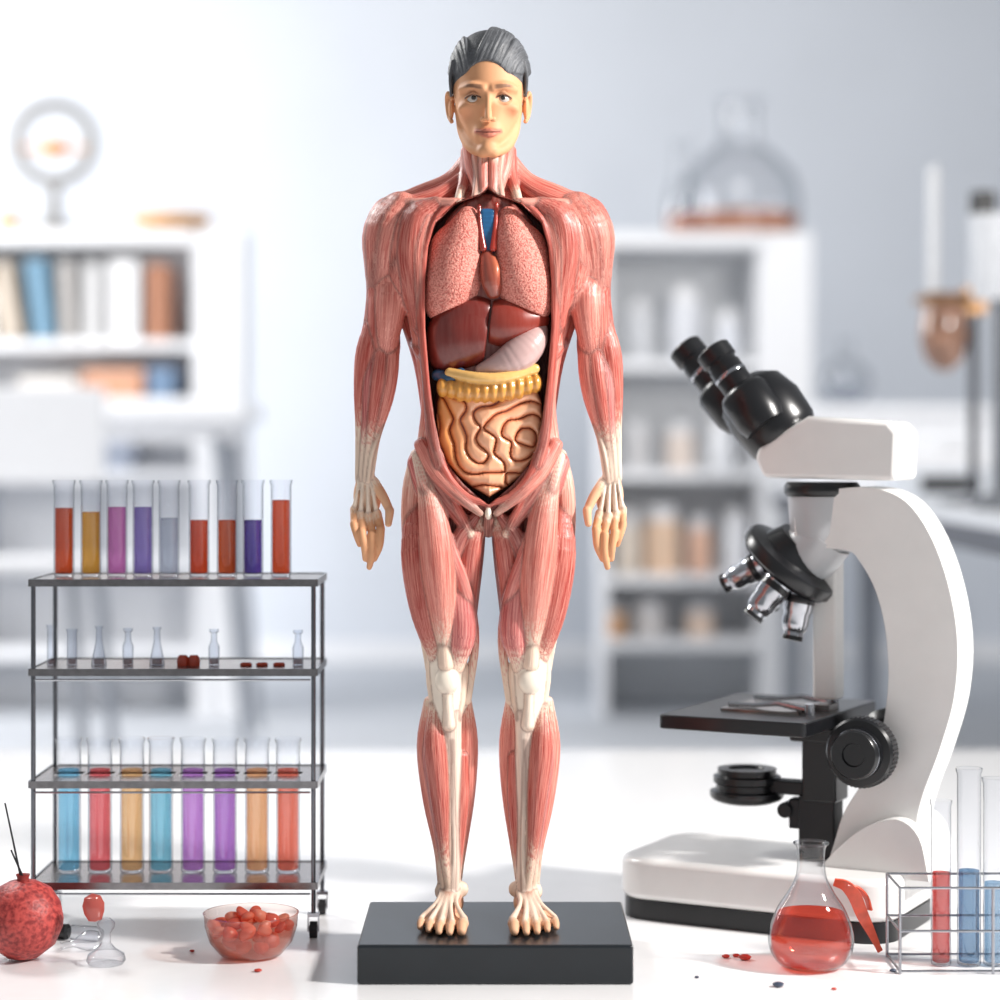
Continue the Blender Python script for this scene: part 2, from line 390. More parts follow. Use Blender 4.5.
# upper arm
c_([(101,4,240,14),(103,3,345,13)],MUS,5,core=True)
e_((105,0,347),(14.5,14,24),MUS,8,core=True)
c_([(98,-8,272,10),(97,-15,300,15),(99,-14,326,13.5),(103,-8,358,8)],MUSP,5)
c_([(108,-7,284,8),(109,-11,308,10),(109,-10,335,9.5),(110,-8,358,8)],MUS,5)
c_([(113,0,290,7),(114,-1,320,10.5),(113,-2,352,9)],MUSD*.4+MUS*.6,5)
c_([(93,14,250,11),(99,16,300,16),(105,12,345,11)],MUS,3)
# forearm
c_([(108,2,342,13),(114,1,385,12.5),(123,-1,478,8)],MUSP,5,core=True)
c_([(112,-3,316,8),(119.5,-6,350,12.5),(124,-6,385,10.5),(128,-6,430,5),(130,-6,478,3.2)],MUS,5,t=(0,.34))
c_([(98,-3,338,8),(100,-9,366,11),(104,-11,398,9.8),(112,-10,438,4.6),(117,-9,478,2.8)],MUSP,5,t=(0,.32))
c_([(105,-8,340,7),(108,-14,374,9.5),(113,-14,408,7.5),(120,-11,448,3.4),(123,-10,480,2.6)],MUS,2.5,t=(0,.34))
c_([(112,-10,350,6),(117,-13,382,7.5),(120,-12,420,5.2),(125,-10,456,2.7),(127,-9,480,2.3)],MUSV,2.5,t=(0,.34))
c_([(106,-12,425,2.4),(115,-13,452,2),(120,-11,482,2)],CRM,1,striate=.5)
c_([(109,12,345,10),(116,12,385,11),(122,6,435,6.5),(125,4,476,5)],MUS,3,t=(0,.25))
# hand: relaxed, fingers together and gently curled inward
HND=SKN*.72+BONE*.28; HB=BONE*.85+SKN*.15
e_((121,-2,496),(14,8.5,23),HND,4,striate=.2)
for kx,ky,kz,wx in((111,-9,513,118),(119,-11,516,121),(127,-9,514,125),(134,-5,509,128)):
    c_([(wx,-7,474,2.0),((wx+kx)/2,-11.5,494,1.7),(kx,ky-2,kz,3.0)],HB,.8,striate=.35)
    e_((kx,ky-2,kz),(4,3.5,4.2),HND,1.5,striate=0)
c_([(111,-9,513,4.7),(107,-17,527,4.2),(107,-20,530,4.5),(108,-22,545,3.9),(113,-19,558,3.0)],SKN,.8,t=(.1,0),striate=.05)
c_([(119,-11,516,4.7),(115.5,-19,532,4.2),(115.5,-22,535,4.5),(115,-24,552,3.9),(118,-20,566,3.0)],SKN*.97,.8,t=(.1,0),striate=.05)
c_([(127,-9,514,4.5),(125,-19,529,4.1),(125,-22,532,4.3),(122.5,-24,546,3.7),(122,-20,558,2.9)],SKN,.8,t=(.1,0),striate=.05)
c_([(134,-5,509,4.1),(133.5,-14,521,3.7),(133.5,-17,524,3.9),(130.5,-20,535,3.3),(128,-17,544,2.6)],SKN*.97,.8,t=(.1,0),striate=.05)
c_([(114,-6,482,5.2),(105,-12,496,5),(99,-16,508,4.3),(98,-18,511,4.5),(99,-21,523,3.5)],SKN*.85+CRM*.15,2,t=(.1,0),striate=.05)
# hips and groin
e_((48,20,490),(31,32,44),MUS,6,core=True)
c_([(70,-20,444,3.5),(54,-35,470,3),(32,-44,494,2),(8,-45,512,1.8)],MUSP*.7+CRM*.3,4,striate=.6)
c_([(66,-24,446,7),(50,-36,474,7),(26,-42,498,5),(8,-43,512,3)],MUSP,4,t=(0,.1))
c_([(58,-27,476,8),(42,-33,498,8),(24,-33,522,7)],MUSD,3)
c_([(48,-30,482,5),(30,-38,508,4.5),(18,-34,532,4)],MUS,2,t=(.08,.08))
c_([(72,-12,462,8),(62,-22,490,9),(46,-28,530,8)],MUSV,4)
e_((0,-42,512),(3.2,4,6),BONE,1.5,striate=0,side=1); c_([(0,-36,516,5),(0,-20,532,5)],MUSD*.6,2,side=1)
# thigh
c_([(45,6,500,30),(45,5,560,32),(43,4,620,24),(41,2,668,16)],MUSD,4,core=True)
c_([(72,-8,455,6),(76,-9,490,10),(77,-8,540,9),(72,-5,600,4),(60,-2,668,3)],MUSP*.65+CRM*.35,4,t=(.1,.5))
c_([(64,-24,468,6),(55,-34,512,14),(49,-37,562,17),(45,-31,612,12.5),(41,-23,656,5)],MUSP,3,t=(.14,.15))
c_([(73,-9,508,9),(70,-17,552,17),(64,-19,602,15.5),(56,-17,640,10.5),(49,-15,664,4)],MUS*.7+MUSD*.3,2.8,t=(0,.1))
c_([(31,-20,548,6),(28,-23,594,13),(26,-24,630,14.5),(31,-19,662,8)],MUSV,2.5,t=(0,.1))
c_([(72,-24,456,4),(61,-34,490,6.5),(41,-38,540,7),(22,-30,592,6.5),(14,-8,640,5),(20,-8,700,3)],MUSV*.5+MUSP*.5,2.5,t=(.1,.2))
c_([(9,-22,520,6),(17,-24,548,11),(21,-14,592,10),(21,-4,640,6)],MUS*.7+MUSD*.3,2.5,t=(.06,.1))
c_([(13,-32,516,5),(29,-32,537,8),(35,-26,562,6)],MUSD,2.5)
c_([(12,-4,524,10),(19,-2,560,14),(23,4,620,11)],MUSD,3)
c_([(42,24,515,24),(42,24,590,21),(41,16,660,12)],MUS,3)
# knee
KN=BONE
c_([(43,-14,634,7),(42,-12,662,15),(41,-10,692,15),(40,-10,716,12.5),(38,-12,736,8)],KN,8,striate=.3)
e_((41,-3,668),(18.5,15,17),KN,7,striate=.3); e_((40,-2,702),(17.5,15,15),KN,7,striate=.3)
c_([(45,-27,624,3.5),(43,-28,648,6),(42,-26,662,7)],CRM,3,striate=.7)
e_((41,-25,678),(11.5,7.5,13),KN,2,striate=.15)
c_([(40.5,-23,690,5),(40,-24,704,4.5),(39,-22,722,6)],BONE*.6+CRM*.4,2,striate=.6)
c_([(26,-12,648,3),(25,-12,672,4.5),(27,-13,694,4),(31,-16,716,3.5)],CRM,2.5,striate=.6); c_([(57,-12,648,3),(58,-10,672,4.5),(56,-11,694,4),(52,-14,714,3.5)],CRM,2.5,striate=.6)
# lower leg
c_([(41,6,700,15),(42,8,750,17),(38,8,815,12),(36,6,888,8.5)],MUS,4,core=True)
c_([(54,-12,704,5),(53,-18,744,11),(48.5,-19,792,9.4),(44,-16,845,5.4),(39,-13,888,3)],MUS*.7+MUSD*.3,3,t=(.05,.2))
c_([(23,4,700,6),(22.5,3,742,12),(23.5,3,792,10.5),(27,5,842,6.5),(31,8,878,4.2)],MUSP,4,t=(.05,.12))
c_([(59,2,702,6),(61,2,746,11),(57,3,800,9),(50,4,850,5),(47,6,888,4)],MUSP,4,t=(.05,.18))
c_([(57,-7,725,4),(58,-10,755,7),(53,-12,800,6.4),(48,-10,850,3.6),(45,-8,888,2.6)],MUSV,2.5,t=(.08,.22))
c_([(26,-8,756,6),(27,-8,805,7),(30,-5,852,5),(32,-1,885,3.4)],MUS,3,t=(0,.18))
c_([(37,-13,712,10),(36,-13,750,8.6),(35.5,-12,800,7),(35,-10,840,5.8),(35,-9,888,6)],KN*.94+MUSP*.06,4,striate=.7)
c_([(41,-18,738,2.2),(40,-18,800,2.2),(39,-15,850,2.2),(40,-12,890,2.2)],CRM,1.2,striate=.7)
c_([(36,-20,738,2),(35,-18,800,2.0),(34,-15.5,850,2.0),(35,-14,890,2.2)],BONE,1.2,striate=.7)
c_([(43,20,735,15),(43,20,790,12),(39,20,855,5),(38,22,898,6)],MUS,3,t=(0,.3))
# ankle and foot
FT=SKN*.85+BONE*.15; FB=BONE*.7+SKN*.3
e_((26,0,889),(6,7.5,7.5),FB,3,striate=.2); e_((48,3,892),(6,7.5,7.5),FB,3,striate=.2)
e_((38,16,905),(13,20,15),FT,4,striate=.1); c_([(38,-2,893,12),(42,-24,905,11.5),(44,-44,911,8.5)],MUSP*.3+FT*.7,3,core=True,striate=.5)
e_((44,-26,914),(24,36,7.5),FT,4,striate=.1)
for tx,ty,rr,ln in((24,-56,5.5,20),(35.5,-62,4.2,19),(46,-60,4,18),(56,-54,3.8,16),(65,-45,3.6,14)):
    c_([(37+(tx-43)*.4,-6,889,2.2),((37+tx)/2+1,-31,897,2.1),(tx,ty+6,908,rr*.65),(tx+.5,ty-2,911,rr)],FB,1.2,striate=.35)
    c_([(tx+.5,ty-2,911,rr),(tx+1,ty-ln*.5,911,rr*.86),(tx+1.2,ty-ln*.64,911,rr*.96),(tx+1.5,ty-ln,914.5,rr*.8)],FT,1.2,striate=.03)
wk=[(190,0),(198,8),(206,32),(225,52),(250,59),(285,62),(330,62),(380,58),(420,53),(448,47),(468,37),(484,24),(496,10),(504,0)]
wy=np.array([-q[0] for q in wk][::-1],float); ww=np.array([q[1] for q in wk][::-1],float)
def cavity(X,Y,Z):
    w=np.interp(Z,wy,ww); inside=np.maximum(np.abs(X-AX)-w, Y-2)
    ok=(Z>-504)&(Z<-190)
    return np.where(ok,-inside,-50.)
def sole(X,Y,Z): return np.broadcast_to(-919-Z,np.broadcast(X,Y,Z).shape)
V,F=mesh_sdf(B,1.4,[cavity,sole])
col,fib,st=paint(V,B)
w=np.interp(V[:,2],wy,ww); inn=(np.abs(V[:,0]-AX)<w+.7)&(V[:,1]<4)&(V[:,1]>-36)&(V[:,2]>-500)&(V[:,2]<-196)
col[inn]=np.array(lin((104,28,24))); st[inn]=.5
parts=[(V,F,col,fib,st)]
# head
H=[]
def hc(*a,**k): k.setdefault('striate',0); H.extend(chain(*a,**k))
def he(*a,**k): k.setdefault('striate',0); H.extend(ell(*a,**k))
he((0,8,80),(36.5,45,47),SKN,6,side=1); he((0,-4,102),(32,35,40),SKN,8,side=1); he((0,-9,132),(21,27,25),SKN,9,side=1)
hc([(0,8,130,17),(0,8,162,19)],SKN,5,side=1)
hc([(28,6,110,5.5),(25,0,132,5.8),(17,-17,149,5.8),(6,-31,156.5,5)],SKN,5)
he((0,-33,154),(8.5,7,6.5),SKN,5,side=1)
he((22,-22,112.5),(8,9.5,5.5),SKN,6)
hc([(26,-25,93.5,3.8),(16,-35.2,92,4.4),(5,-38,94.5,3.8)],SKN,4)
he((14.6,-43,103.6),(9.2,9.8,6.6),SKN,4,sub_=True)
he((25,-35,127),(8,9.5,13),SKN,8,sub_=True)
hc([(0,-35,95,3.2),(0,-42,111,2.9),(0,-48,121.5,3.7),(0,-49,124.5,3.7)],SKN,3,side=1)
he((4.8,-43,125.6),(3.3,4.5,2.8),SKN,1.6)
he((0,-30,139),(12.5,9,10),SKN,7,side=1)
LIP=np.array(lin((196,118,96)))
hc([(12.5,-32.6,136.0,.8),(6,-38.6,136.6,1.6),(2,-40.4,136.0,1.9),(0,-40.2,136.4,1.7)],LIP,1.2); hc([(10.5,-34.2,137.8,.9),(4,-39,140.2,2.1),(0,-39.8,140.6,2.2)],LIP,1)
hc([(7.5,-33.6,103.6,1.2),(11,-36.0,100.0,1.4),(16,-36.2,98.9,1.5),(22.5,-31.0,103.4,1.3)],SKN*.72,1.3)
hc([(7.5,-33.2,104.8,1.0),(12,-34.2,108.2,1.1),(18,-33.4,108.4,1.1),(22.5,-30.5,105,1.1)],SKN*.85,1.3)
he((37.5,8,106),(3,7,13),SKN,2); hc([(36.5,0,99,1.8),(40.5,3,93,2.4),(41.5,9,101,2.4),(40,9,114,2.2),(37,3,121,2.2)],SKN*.95,1.2)
V,F=mesh_sdf(H,.7)
col,fib,st=paint(V,H,0)
x=np.abs(V[:,0]-AX); z=-V[:,2]
def tint(wt,rgb):
    global col
    wt=np.clip(wt,0,1)[:,None]; col=col*(1-wt)+np.array(lin(rgb))*wt
bc=93.2-.12*(x-7)+.016*np.maximum(x-16,0)**2
tint(np.clip(1.7-np.abs(z-bc)*(.62+.03*np.maximum(x-12,0)),0,.75)*np.clip((x-5)/3,0,1)*np.clip((26-x)/5,0,1)*(V[:,1]<-20),(84,62,50))
tint((1.5-np.abs(z-(101.0+.035*(x-15)**2))*1.2)*(x>7)*(x<23.5)*(V[:,1]<-27),(62,42,32))
tint((1.2-np.abs(z-(138-.012*x*x))*1.3)*(x<12)*(V[:,1]<-30),(116,56,46))
tint(.2*np.exp(-((x-20)/9)**2-((z-118)/9)**2)*(V[:,1]<-10),(222,130,104))
tint(.35*np.exp(-((x-15)/9)**2-((z-98)/5)**2)*(V[:,1]<-20),(146,90,66))  # eye-socket shade put into the skin colour
parts.append((V,F,col,fib,st))
m_flesh=flesh_material('muscle_plastic',.42,freq=.6,strength=.4,dist=.0010,coat=.12,skin=True)
organ_object('body',m_flesh,fig,parts)
# hair: short, natural, swept back and across from a side parting
HC=np.array(lin((66,68,72)))
K=[]
K+=ell((0,9,73),(38.8,46,44),HC*.9,3,side=1)
for i in range(60):
    f0_=-84+168*i/59+random.uniform(-2,2); pts=[]; vv=random.uniform(-.3,.3); sw=30 if f0_>-26 else -10; wob=random.uniform(0,6)
    for j in range(9):
        ps=-4+j*19; ph=f0_+sw*math.sin(math.radians(max(0,ps)))+1.2*math.sin(j*1.1+wob); ph=max(-86,min(86,ph))
        vol=vv+5.5*math.exp(-((ps-56)/32)**2)*max(0,math.cos(math.radians(f0_-12)))**1.1
        cp=math.cos(math.radians(ph)); sp_=math.sin(math.radians(ph)); a_,b_,c2_=38.4+vol*.5,45+vol,43+vol
        pts.append((a_*sp_,9-b_*cp*math.cos(math.radians(ps)),74-c2_*cp*math.sin(math.radians(ps)),(1.3,1.7,2.0,2.1,2.1,2.1,2.1,2.1,1.9)[j]))
    K+=chain(pts,HC*(.75+.6*random.random()),1.6,side=1,sub=2)
for j in range(9): K+=chain([(35.6,-14+j*4,64,1.7),(37.8,-11+j*4,79,2.0),(37.2,-7+j*4,97-j,1.3)],HC*(.85+.12*(j%3)),1.6)
K+=ell((-3,-52,115),(36,50,50.5),HC,3,side=1,sub_=True)
V,F=mesh_sdf(K,.7,[lambda X,Y,Z:(-Z-100-np.maximum(0,Y-8)*1.3)+0*X])
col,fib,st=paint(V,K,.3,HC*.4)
m_hair=flesh_material('hair_plastic',.45,1.3,.35,.0007,.03,(176,180,186),.3,(.66,.66,.67))
organ_object('hair',m_hair,fig,[(V,F,col,fib,st)])
m_eye=mat('eye_white',(206,196,186),.15,coat=1); m_iris=mat('iris',(44,40,36),.12,coat=1)
def fp(a,dy,py): return Vector(((AX+a-500)*SC,Y0+dy*SC,.54-(py-445)*SC))
for s in(-1,1):
    e=MB().sphere(fp(s*14.8,-27.8,103.8),7.4*SC,24,16).build('eye',m_eye,fig)
    MB().sphere(fp(s*14.6,-31.7,103.4),3.9*SC,20,12).build('iris',m_iris,e)

# organs
def organ(name,prims,h,material,crease=.5,cd=MUSD*.35,cuts=()):
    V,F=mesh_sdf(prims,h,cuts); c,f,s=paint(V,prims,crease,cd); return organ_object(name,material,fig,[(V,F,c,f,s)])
def pitted(name,rgb,rgb2,scale,strength,rough=.5):
    m=bpy.data.materials.new(name); m.use_nodes=True; nt=m.node_tree; b=nt.nodes['Principled BSDF']; L=nt.links.new
    tc=nt.nodes.new('ShaderNodeTexCoord'); v=nt.nodes.new('ShaderNodeTexNoise'); v.inputs['Scale'].default_value=scale; v.inputs['Detail'].default_value=3; L(tc.outputs['Object'],v.inputs['Vector'])
    r=nt.nodes.new('ShaderNodeValToRGB'); r.color_ramp.elements[0].position=.36; r.color_ramp.elements[1].position=.6
    r.color_ramp.elements[0].color=(*lin(rgb2),1); r.color_ramp.elements[1].color=(*lin(rgb),1); L(v.outputs['Fac'],r.inputs['Fac']); L(r.outputs['Color'],b.inputs['Base Color'])
    bp=nt.nodes.new('ShaderNodeBump'); bp.inputs['Strength'].default_value=strength; bp.inputs['Distance'].default_value=.002; L(v.outputs['Fac'],bp.inputs['Height']); L(bp.outputs['Normal'],b.inputs['Normal'])
    b.inputs['Roughness'].default_value=rough
    return m
m_lung=pitted('lung_sponge',(242,162,146),(196,92,80),560,.9)
m_org=flesh_material('organ_gloss',.28,.25,.15,.0006,.5)
def O(rgb): return np.array(lin(rgb))
LG=O((215,125,112))
for s in(-1,1):
    organ('lung',chain([(20,-26,219,10),(24,-28,236,18),(29,-28,258,23),(34,-27,282,27),(41,-24,304,23)],LG,6,side=s)+ell((33,-23,272),(27,22,44),LG,8,side=s,rot=-10),1.2,m_lung,0,cuts=[lambda X,Y,Z,s=s:(6.2-s*(X-AX))+0*Y+0*Z, lambda X,Y,Z,s=s:(-Z-(296+.42*s*(X-AX)))+0*Y])
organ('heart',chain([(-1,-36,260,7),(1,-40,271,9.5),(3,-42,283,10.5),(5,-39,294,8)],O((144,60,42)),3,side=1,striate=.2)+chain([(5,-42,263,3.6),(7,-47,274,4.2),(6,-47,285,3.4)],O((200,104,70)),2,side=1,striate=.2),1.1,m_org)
organ('windpipe',sum([chain([(-1-4,-34,216+4.6*i,3.8),(-1+4,-34,216+4.6*i,3.8)],O((36,96,144)),1.5,side=1,striate=0) for i in range(9)],[]),1.0,m_org)
organ('blood_vessel',chain([(8,-34,208,2),(7,-37,230,2.4),(5,-40,252,3.5)],O((190,60,44)),1,side=1,striate=0)+chain([(-9,-34,210,2),(-8,-37,230,2.4),(-5,-40,252,3.5)],O((150,50,40)),1,side=1,striate=0),.9,m_org)
LV=O((112,30,22))
organ('liver',ell((-24,-24,334),(35,25,36),LV,8,side=1,striate=.1)+ell((-40,-18,346),(23,22,30),LV,8,side=1,striate=.1)+ell((-14,-26,314),(28,20,18),LV,8,side=1,striate=.1)+ell((-8,-26,338),(18,21,22),LV,8,side=1,striate=.1),1.2,m_org,0,cuts=[lambda X,Y,Z:(X-AX+.5+.12*(-Z-330))+0*Y])
organ('liver_lobe',ell((18,-27,324),(34,23,25),O((140,44,30)),8,side=1,striate=.1)+ell((40,-22,320),(21,18,17),O((140,44,30)),6,side=1,striate=.1),1.2,m_org,0,cuts=[lambda X,Y,Z:(AX-X+1.2-.12*(-Z-330))+0*Y])
organ('stomach',chain([(50,-26,332,9),(42,-34,345,15),(29,-38,357,17),(10,-38,367,12),(-6,-34,371,7)],O((200,166,162)),3,side=1,striate=.15),1.1,m_org,0)
organ('gallbladder',chain([(-50,-28,376,6),(-38,-35,379,6),(-27,-38,374,5)],O((36,74,106)),2,side=1,striate=0),1,m_org,0)
CO=O((216,150,62)); q=[]
for i in range(12):
    u=-1+2*i/11; q+=ell((46*u+1,-39+8*u*u,386+6*(1-u*u)-2*u),(6.2,12.5,12 if abs(u)<.8 else 10),CO,3,side=1,striate=.15)
q+=chain([(-38,-37,374,5),(-12,-48,379,5.5),(14,-48,379,5.5),(46,-36,370,5)],O((236,186,106)),2,side=1,striate=.2)
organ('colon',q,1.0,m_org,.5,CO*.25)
# small intestine: plump winding coils packed into an oval
rng=np.random.default_rng(5); N=256; hpx=.62
f0=rng.standard_normal((N,N)); kx=np.fft.fftfreq(N,hpx)[:,None]; ky=np.fft.fftfreq(N,hpx)[None,:]; kk=np.sqrt(kx**2+ky**2); lam=25.
bp_=np.exp(-((kk-1/lam)/(.2/lam))**2)
for _ in range(9):
    f0=np.real(np.fft.ifft2(np.fft.fft2(f0)*bp_)); f0=np.tanh(f0/f0.std()*1.3)
f0=np.real(np.fft.ifft2(np.fft.fft2(f0)*np.exp(-(kk/(1.9/lam))**4)))
gx=(np.arange(N)-N/2)*hpx; GX,GZ=np.meshgrid(gx,gx,indexing='ij')
yy=442-GZ; hw=np.interp(yy,[380,392,402,420,445,462,476,486,492,496],[40,48,52,53,50,42,31,19,9,1])
sg=f0>0; zc_m=np.zeros((N,N),bool); zc_m[:-1]|=sg[:-1]!=sg[1:]; zc_m[:,:-1]|=sg[:,:-1]!=sg[:,1:]
zc_m|=(np.abs(np.abs(GX)-hw)<.5)
keep=(np.abs(GX)<hw)&(yy>386)&(yy<497)
ZP=np.argwhere(zc_m&(np.abs(GX)<hw+8)&(yy>376)&(yy<506))*hpx; KP=np.argwhere(keep)*hpx; dist=np.empty(len(KP))
for i in range(0,len(KP),1500): dist[i:i+1500]=np.sqrt(((KP[i:i+1500,None,:]-ZP[None])**2).sum(-1)).min(1)
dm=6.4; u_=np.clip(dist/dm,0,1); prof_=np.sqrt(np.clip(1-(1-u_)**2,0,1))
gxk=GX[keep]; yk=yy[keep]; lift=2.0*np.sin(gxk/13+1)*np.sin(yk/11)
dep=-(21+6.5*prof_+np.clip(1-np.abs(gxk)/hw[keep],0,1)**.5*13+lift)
idx=np.full((N,N),-1); idx[keep]=np.arange(keep.sum())
Vi=np.stack([AX+1+gxk,dep,-yk],1)
fk=keep[:-1,:-1]&keep[1:,:-1]&keep[1:,1:]&keep[:-1,1:]
Fi=np.stack([idx[:-1,:-1][fk],idx[1:,:-1][fk],idx[1:,1:][fk],idx[:-1,1:][fk]],1)
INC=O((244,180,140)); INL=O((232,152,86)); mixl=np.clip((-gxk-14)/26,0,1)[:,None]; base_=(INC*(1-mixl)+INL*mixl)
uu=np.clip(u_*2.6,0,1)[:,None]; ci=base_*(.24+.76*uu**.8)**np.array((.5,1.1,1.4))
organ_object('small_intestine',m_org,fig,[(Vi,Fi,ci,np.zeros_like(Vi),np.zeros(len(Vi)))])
organ('lining',ell((0,-14,290),(60,22,95),O((120,30,24)),6,side=1,striate=.6)+ell((0,-12,410),(54,22,84),O((120,30,24)),6,side=1,striate=.6),2.5,m_org,0)

# ================================================================= TEST TUBE RACK
def test_tube(px,py0,py1,Y,r,level,rgb,label,group,dens=.5,z0=None,flat=False,tp=.38):
    b=P(px,py1,Y); 
    if z0 is not None: b.z=z0
    top=P(px,py0,Y).z-b.z; h=top
    t=thing('test_tube',label,'test tube',b,group)
    rb=r*.55 if not flat else r*.25
    prof=[(0,0)]+[(r-rb+rb*math.sin(a),rb-rb*math.cos(a)) for a in [PI/12*i for i in range(7)]]+[(r,h-.006),(r*1.1,h-.003),(r*1.12,h),(r*1.0,h)]
    MB().lathe(prof,b,n=28).build('glass_wall',g_glass2,t)
    lz=P(px,level,Y).z-b.z; ri=r*.84; rb2=rb*.84
    prof=[(0,.0035)]+[(ri-rb2+rb2*math.sin(a),.0035+rb2-rb2*math.cos(a)) for a in [PI/12*i for i in range(7)]]+[(ri,lz),(ri*.8,lz-.001),(0,lz-.001)]
    MB().lathe(prof,b,n=24).build('liquid',liquid('liquid',rgb,dens,.08,tp),t)
    return t
YR,YB=.21,.335
xl,xr=P(30,0,YR).x,P(316,0,YR).x
rk=thing('tube_rack','four-tier steel rack on casters holding rows of test tubes','rack',((xl+xr)/2,(YR+YB)/2,0))
SH={'a':.392,'b':.294,'c':.171,'d':.06}
tubesx=[69,100,132,161,193,225,257,288]; YT2=.27
for key,z in SH.items():
    m=MB(); x0,x1=xl,xr
    if key=='c':
        xs=[P(p,0,YT2).x for p in tubesx]; rr=.0154
        m.bx(x0,x1,YR,YT2-rr,z-.003,z); m.bx(x0,x1,YT2+rr,YB,z-.003,z)
        ed=[x0]+[v for x in xs for v in(x-rr,x+rr)]+[x1]
        for i in range(0,len(ed),2):
            if ed[i+1]>ed[i]: m.bx(ed[i],ed[i+1],YT2-rr,YT2+rr,z-.003,z)
    else: m.bx(x0,x1,YR,YB,z-.003,z)
    s=m.build('shelf',m_steel,rk)
    l=MB(); l.bx(x0,x1,YR-.002,YR,z-.007,z+.001); l.bx(x0,x1,YB,YB+.002,z-.007,z+.001); l.bx(x0-.002,x0,YR,YB,z-.007,z+.001); l.bx(x1,x1+.002,YR,YB,z-.007,z+.001)
    l.build('shelf_rim',m_rim,s)
    if key!='a':
        MB().tube([(x0+.006,YR-.004,z-.011),(x1-.006,YR-.004,z-.011)],.0012,8).build('front_rod',m_chrome,s)
for x in(xl+.003,xr-.003):
    for y in(YR+.003,YB-.003):
        MB().cyl((x,y,.024),(x,y,.393),.0026,n=14).build('post',m_steel2,rk)
        w=MB().cyl((x-.004,y,.0088),(x+.004,y,.0088),.0088,n=24).build('caster',m_rubber,rk)
        MB().cyl((x-.005,y,.0088),(x+.005,y,.0088),.0035,n=16).bx(x-.0065,x-.005,y-.0035,y+.0035,.007,.026).bx(x+.005,x+.0065,y-.0035,y+.0035,.007,.026).bx(x-.0065,x+.0065,y-.004,y+.004,.023,.027).build('caster_fork',m_chrome,w)
top=[(64,508,(200,66,22),'dark orange liquid, leftmost'),(91,512,(226,158,50),'amber yellow liquid'),(117,507,(196,104,170),'pink violet liquid'),(143,507,(128,106,178),'lavender violet liquid'),(169,518,(190,196,208),'nearly clear grey liquid'),(199,520,(196,56,22),'rust red liquid, right of the clear one'),(227,520,(208,78,26),'orange rust liquid, left of the indigo one'),(253,520,(76,54,140),'deep indigo liquid'),(281,500,(200,62,22),'bright rust liquid, rightmost and fullest')]
for px,lv,c,n in top:
    test_tube(px,480,575,.27,.0116,lv,c,f'rack top shelf test tube of {n}','test tubes on the top shelf',.16,z0=.3921,flat=True,tp=.42)
low=[(69,(130,206,238),'sky blue, leftmost of the lower row'),(100,(244,104,108),'strawberry red, between blue and peach'),(132,(252,198,134),'pale peach, third from the left'),(161,(130,210,234),'cyan, left of the purple ones'),(193,(206,136,224),'orchid purple, right of the cyan one'),(225,(184,118,210),'darker purple, sixth from the left'),(257,(250,182,126),'light orange, second from right'),(288,(238,114,90),'coral red, rightmost of the lower row')]
for px,c,n in low:
    test_tube(px,738,870,YT2,.0136,769,c,f'tall lower-shelf test tube with liquid: {n}','test tubes through the lower shelf',.16,z0=.0602,flat=True,tp=.42)
vials=[(52,625,.0055,'straight'),(72,629,.0058,'straight'),(99,626,.0078,'cone'),(128,628,.0066,'neck'),(157,627,.0078,'cone'),(214,629,.0066,'neck'),(298,630,.0066,'neck')]
words=['thin straight glass vial, leftmost on the middle shelf','thin straight glass vial, second from left on middle shelf','tiny conical glass flask, left one on the middle shelf','small necked glass vial between the two tiny conical flasks','tiny conical glass flask, right one on the middle shelf','small necked glass vial by itself right of the red caps','small necked glass vial, rightmost on the middle shelf']
g_vial=glass('vial_glass',(240,243,248),(84,92,104),.8,2.6)
for (px,py,r,kd),lb in zip(vials,words):
    b=P(px,665,.26); b.z=.2942; h=P(px,py,.26).z-b.z
    t=thing('glass_vial',lb,'vial',b,'small glass vials on the middle shelf')
    if kd=='straight': pr=[(0,0),(r,0),(r,h-.004),(r*1.15,h-.002),(r*1.15,h)]
    elif kd=='cone': pr=[(0,0),(r*1.1,0),(r*1.1,.004),(r*.5,h*.6),(r*.45,h-.004),(r*.65,h-.001),(r*.65,h)]
    else: pr=[(0,0),(r*.9,0),(r*.95,h*.5),(r*.55,h*.66),(r*.5,h-.005),(r*.8,h-.003),(r*.8,h)]
    MB().lathe(pr,b,n=20).build('glass_wall',g_vial,t)
    MB().lathe([(0,.001),(r*.75,.001),(r*.72,.006),(0,.006)],b,n=16).build('liquid',liquid('residue',(170,150,150),.4),t)
m_redcap=mat('red_gel',(190,66,40),.25,coat=.5)
for px,lb in((183,'small rust-red cap beside the right tiny conical flask'),(194,'second small rust-red cap on middle shelf, left of lone vial'),(246,'flat orange-red cap, left one near the shelf right end'),(262,'flat orange-red cap in the middle of the right group'),(279,'flat orange-red cap nearest the rightmost vial')):
    b=P(px,665,.25); b.z=.2942; tl=.012 if px<200 else .004
    tag(MB().lathe([(0,0),(.0065,0),(.007,tl*.4),(.006,tl*.8),(.004,tl),(0,tl)],b,n=18).build('cap',m_redcap,at=b),lb,'cap','red caps on the middle shelf')

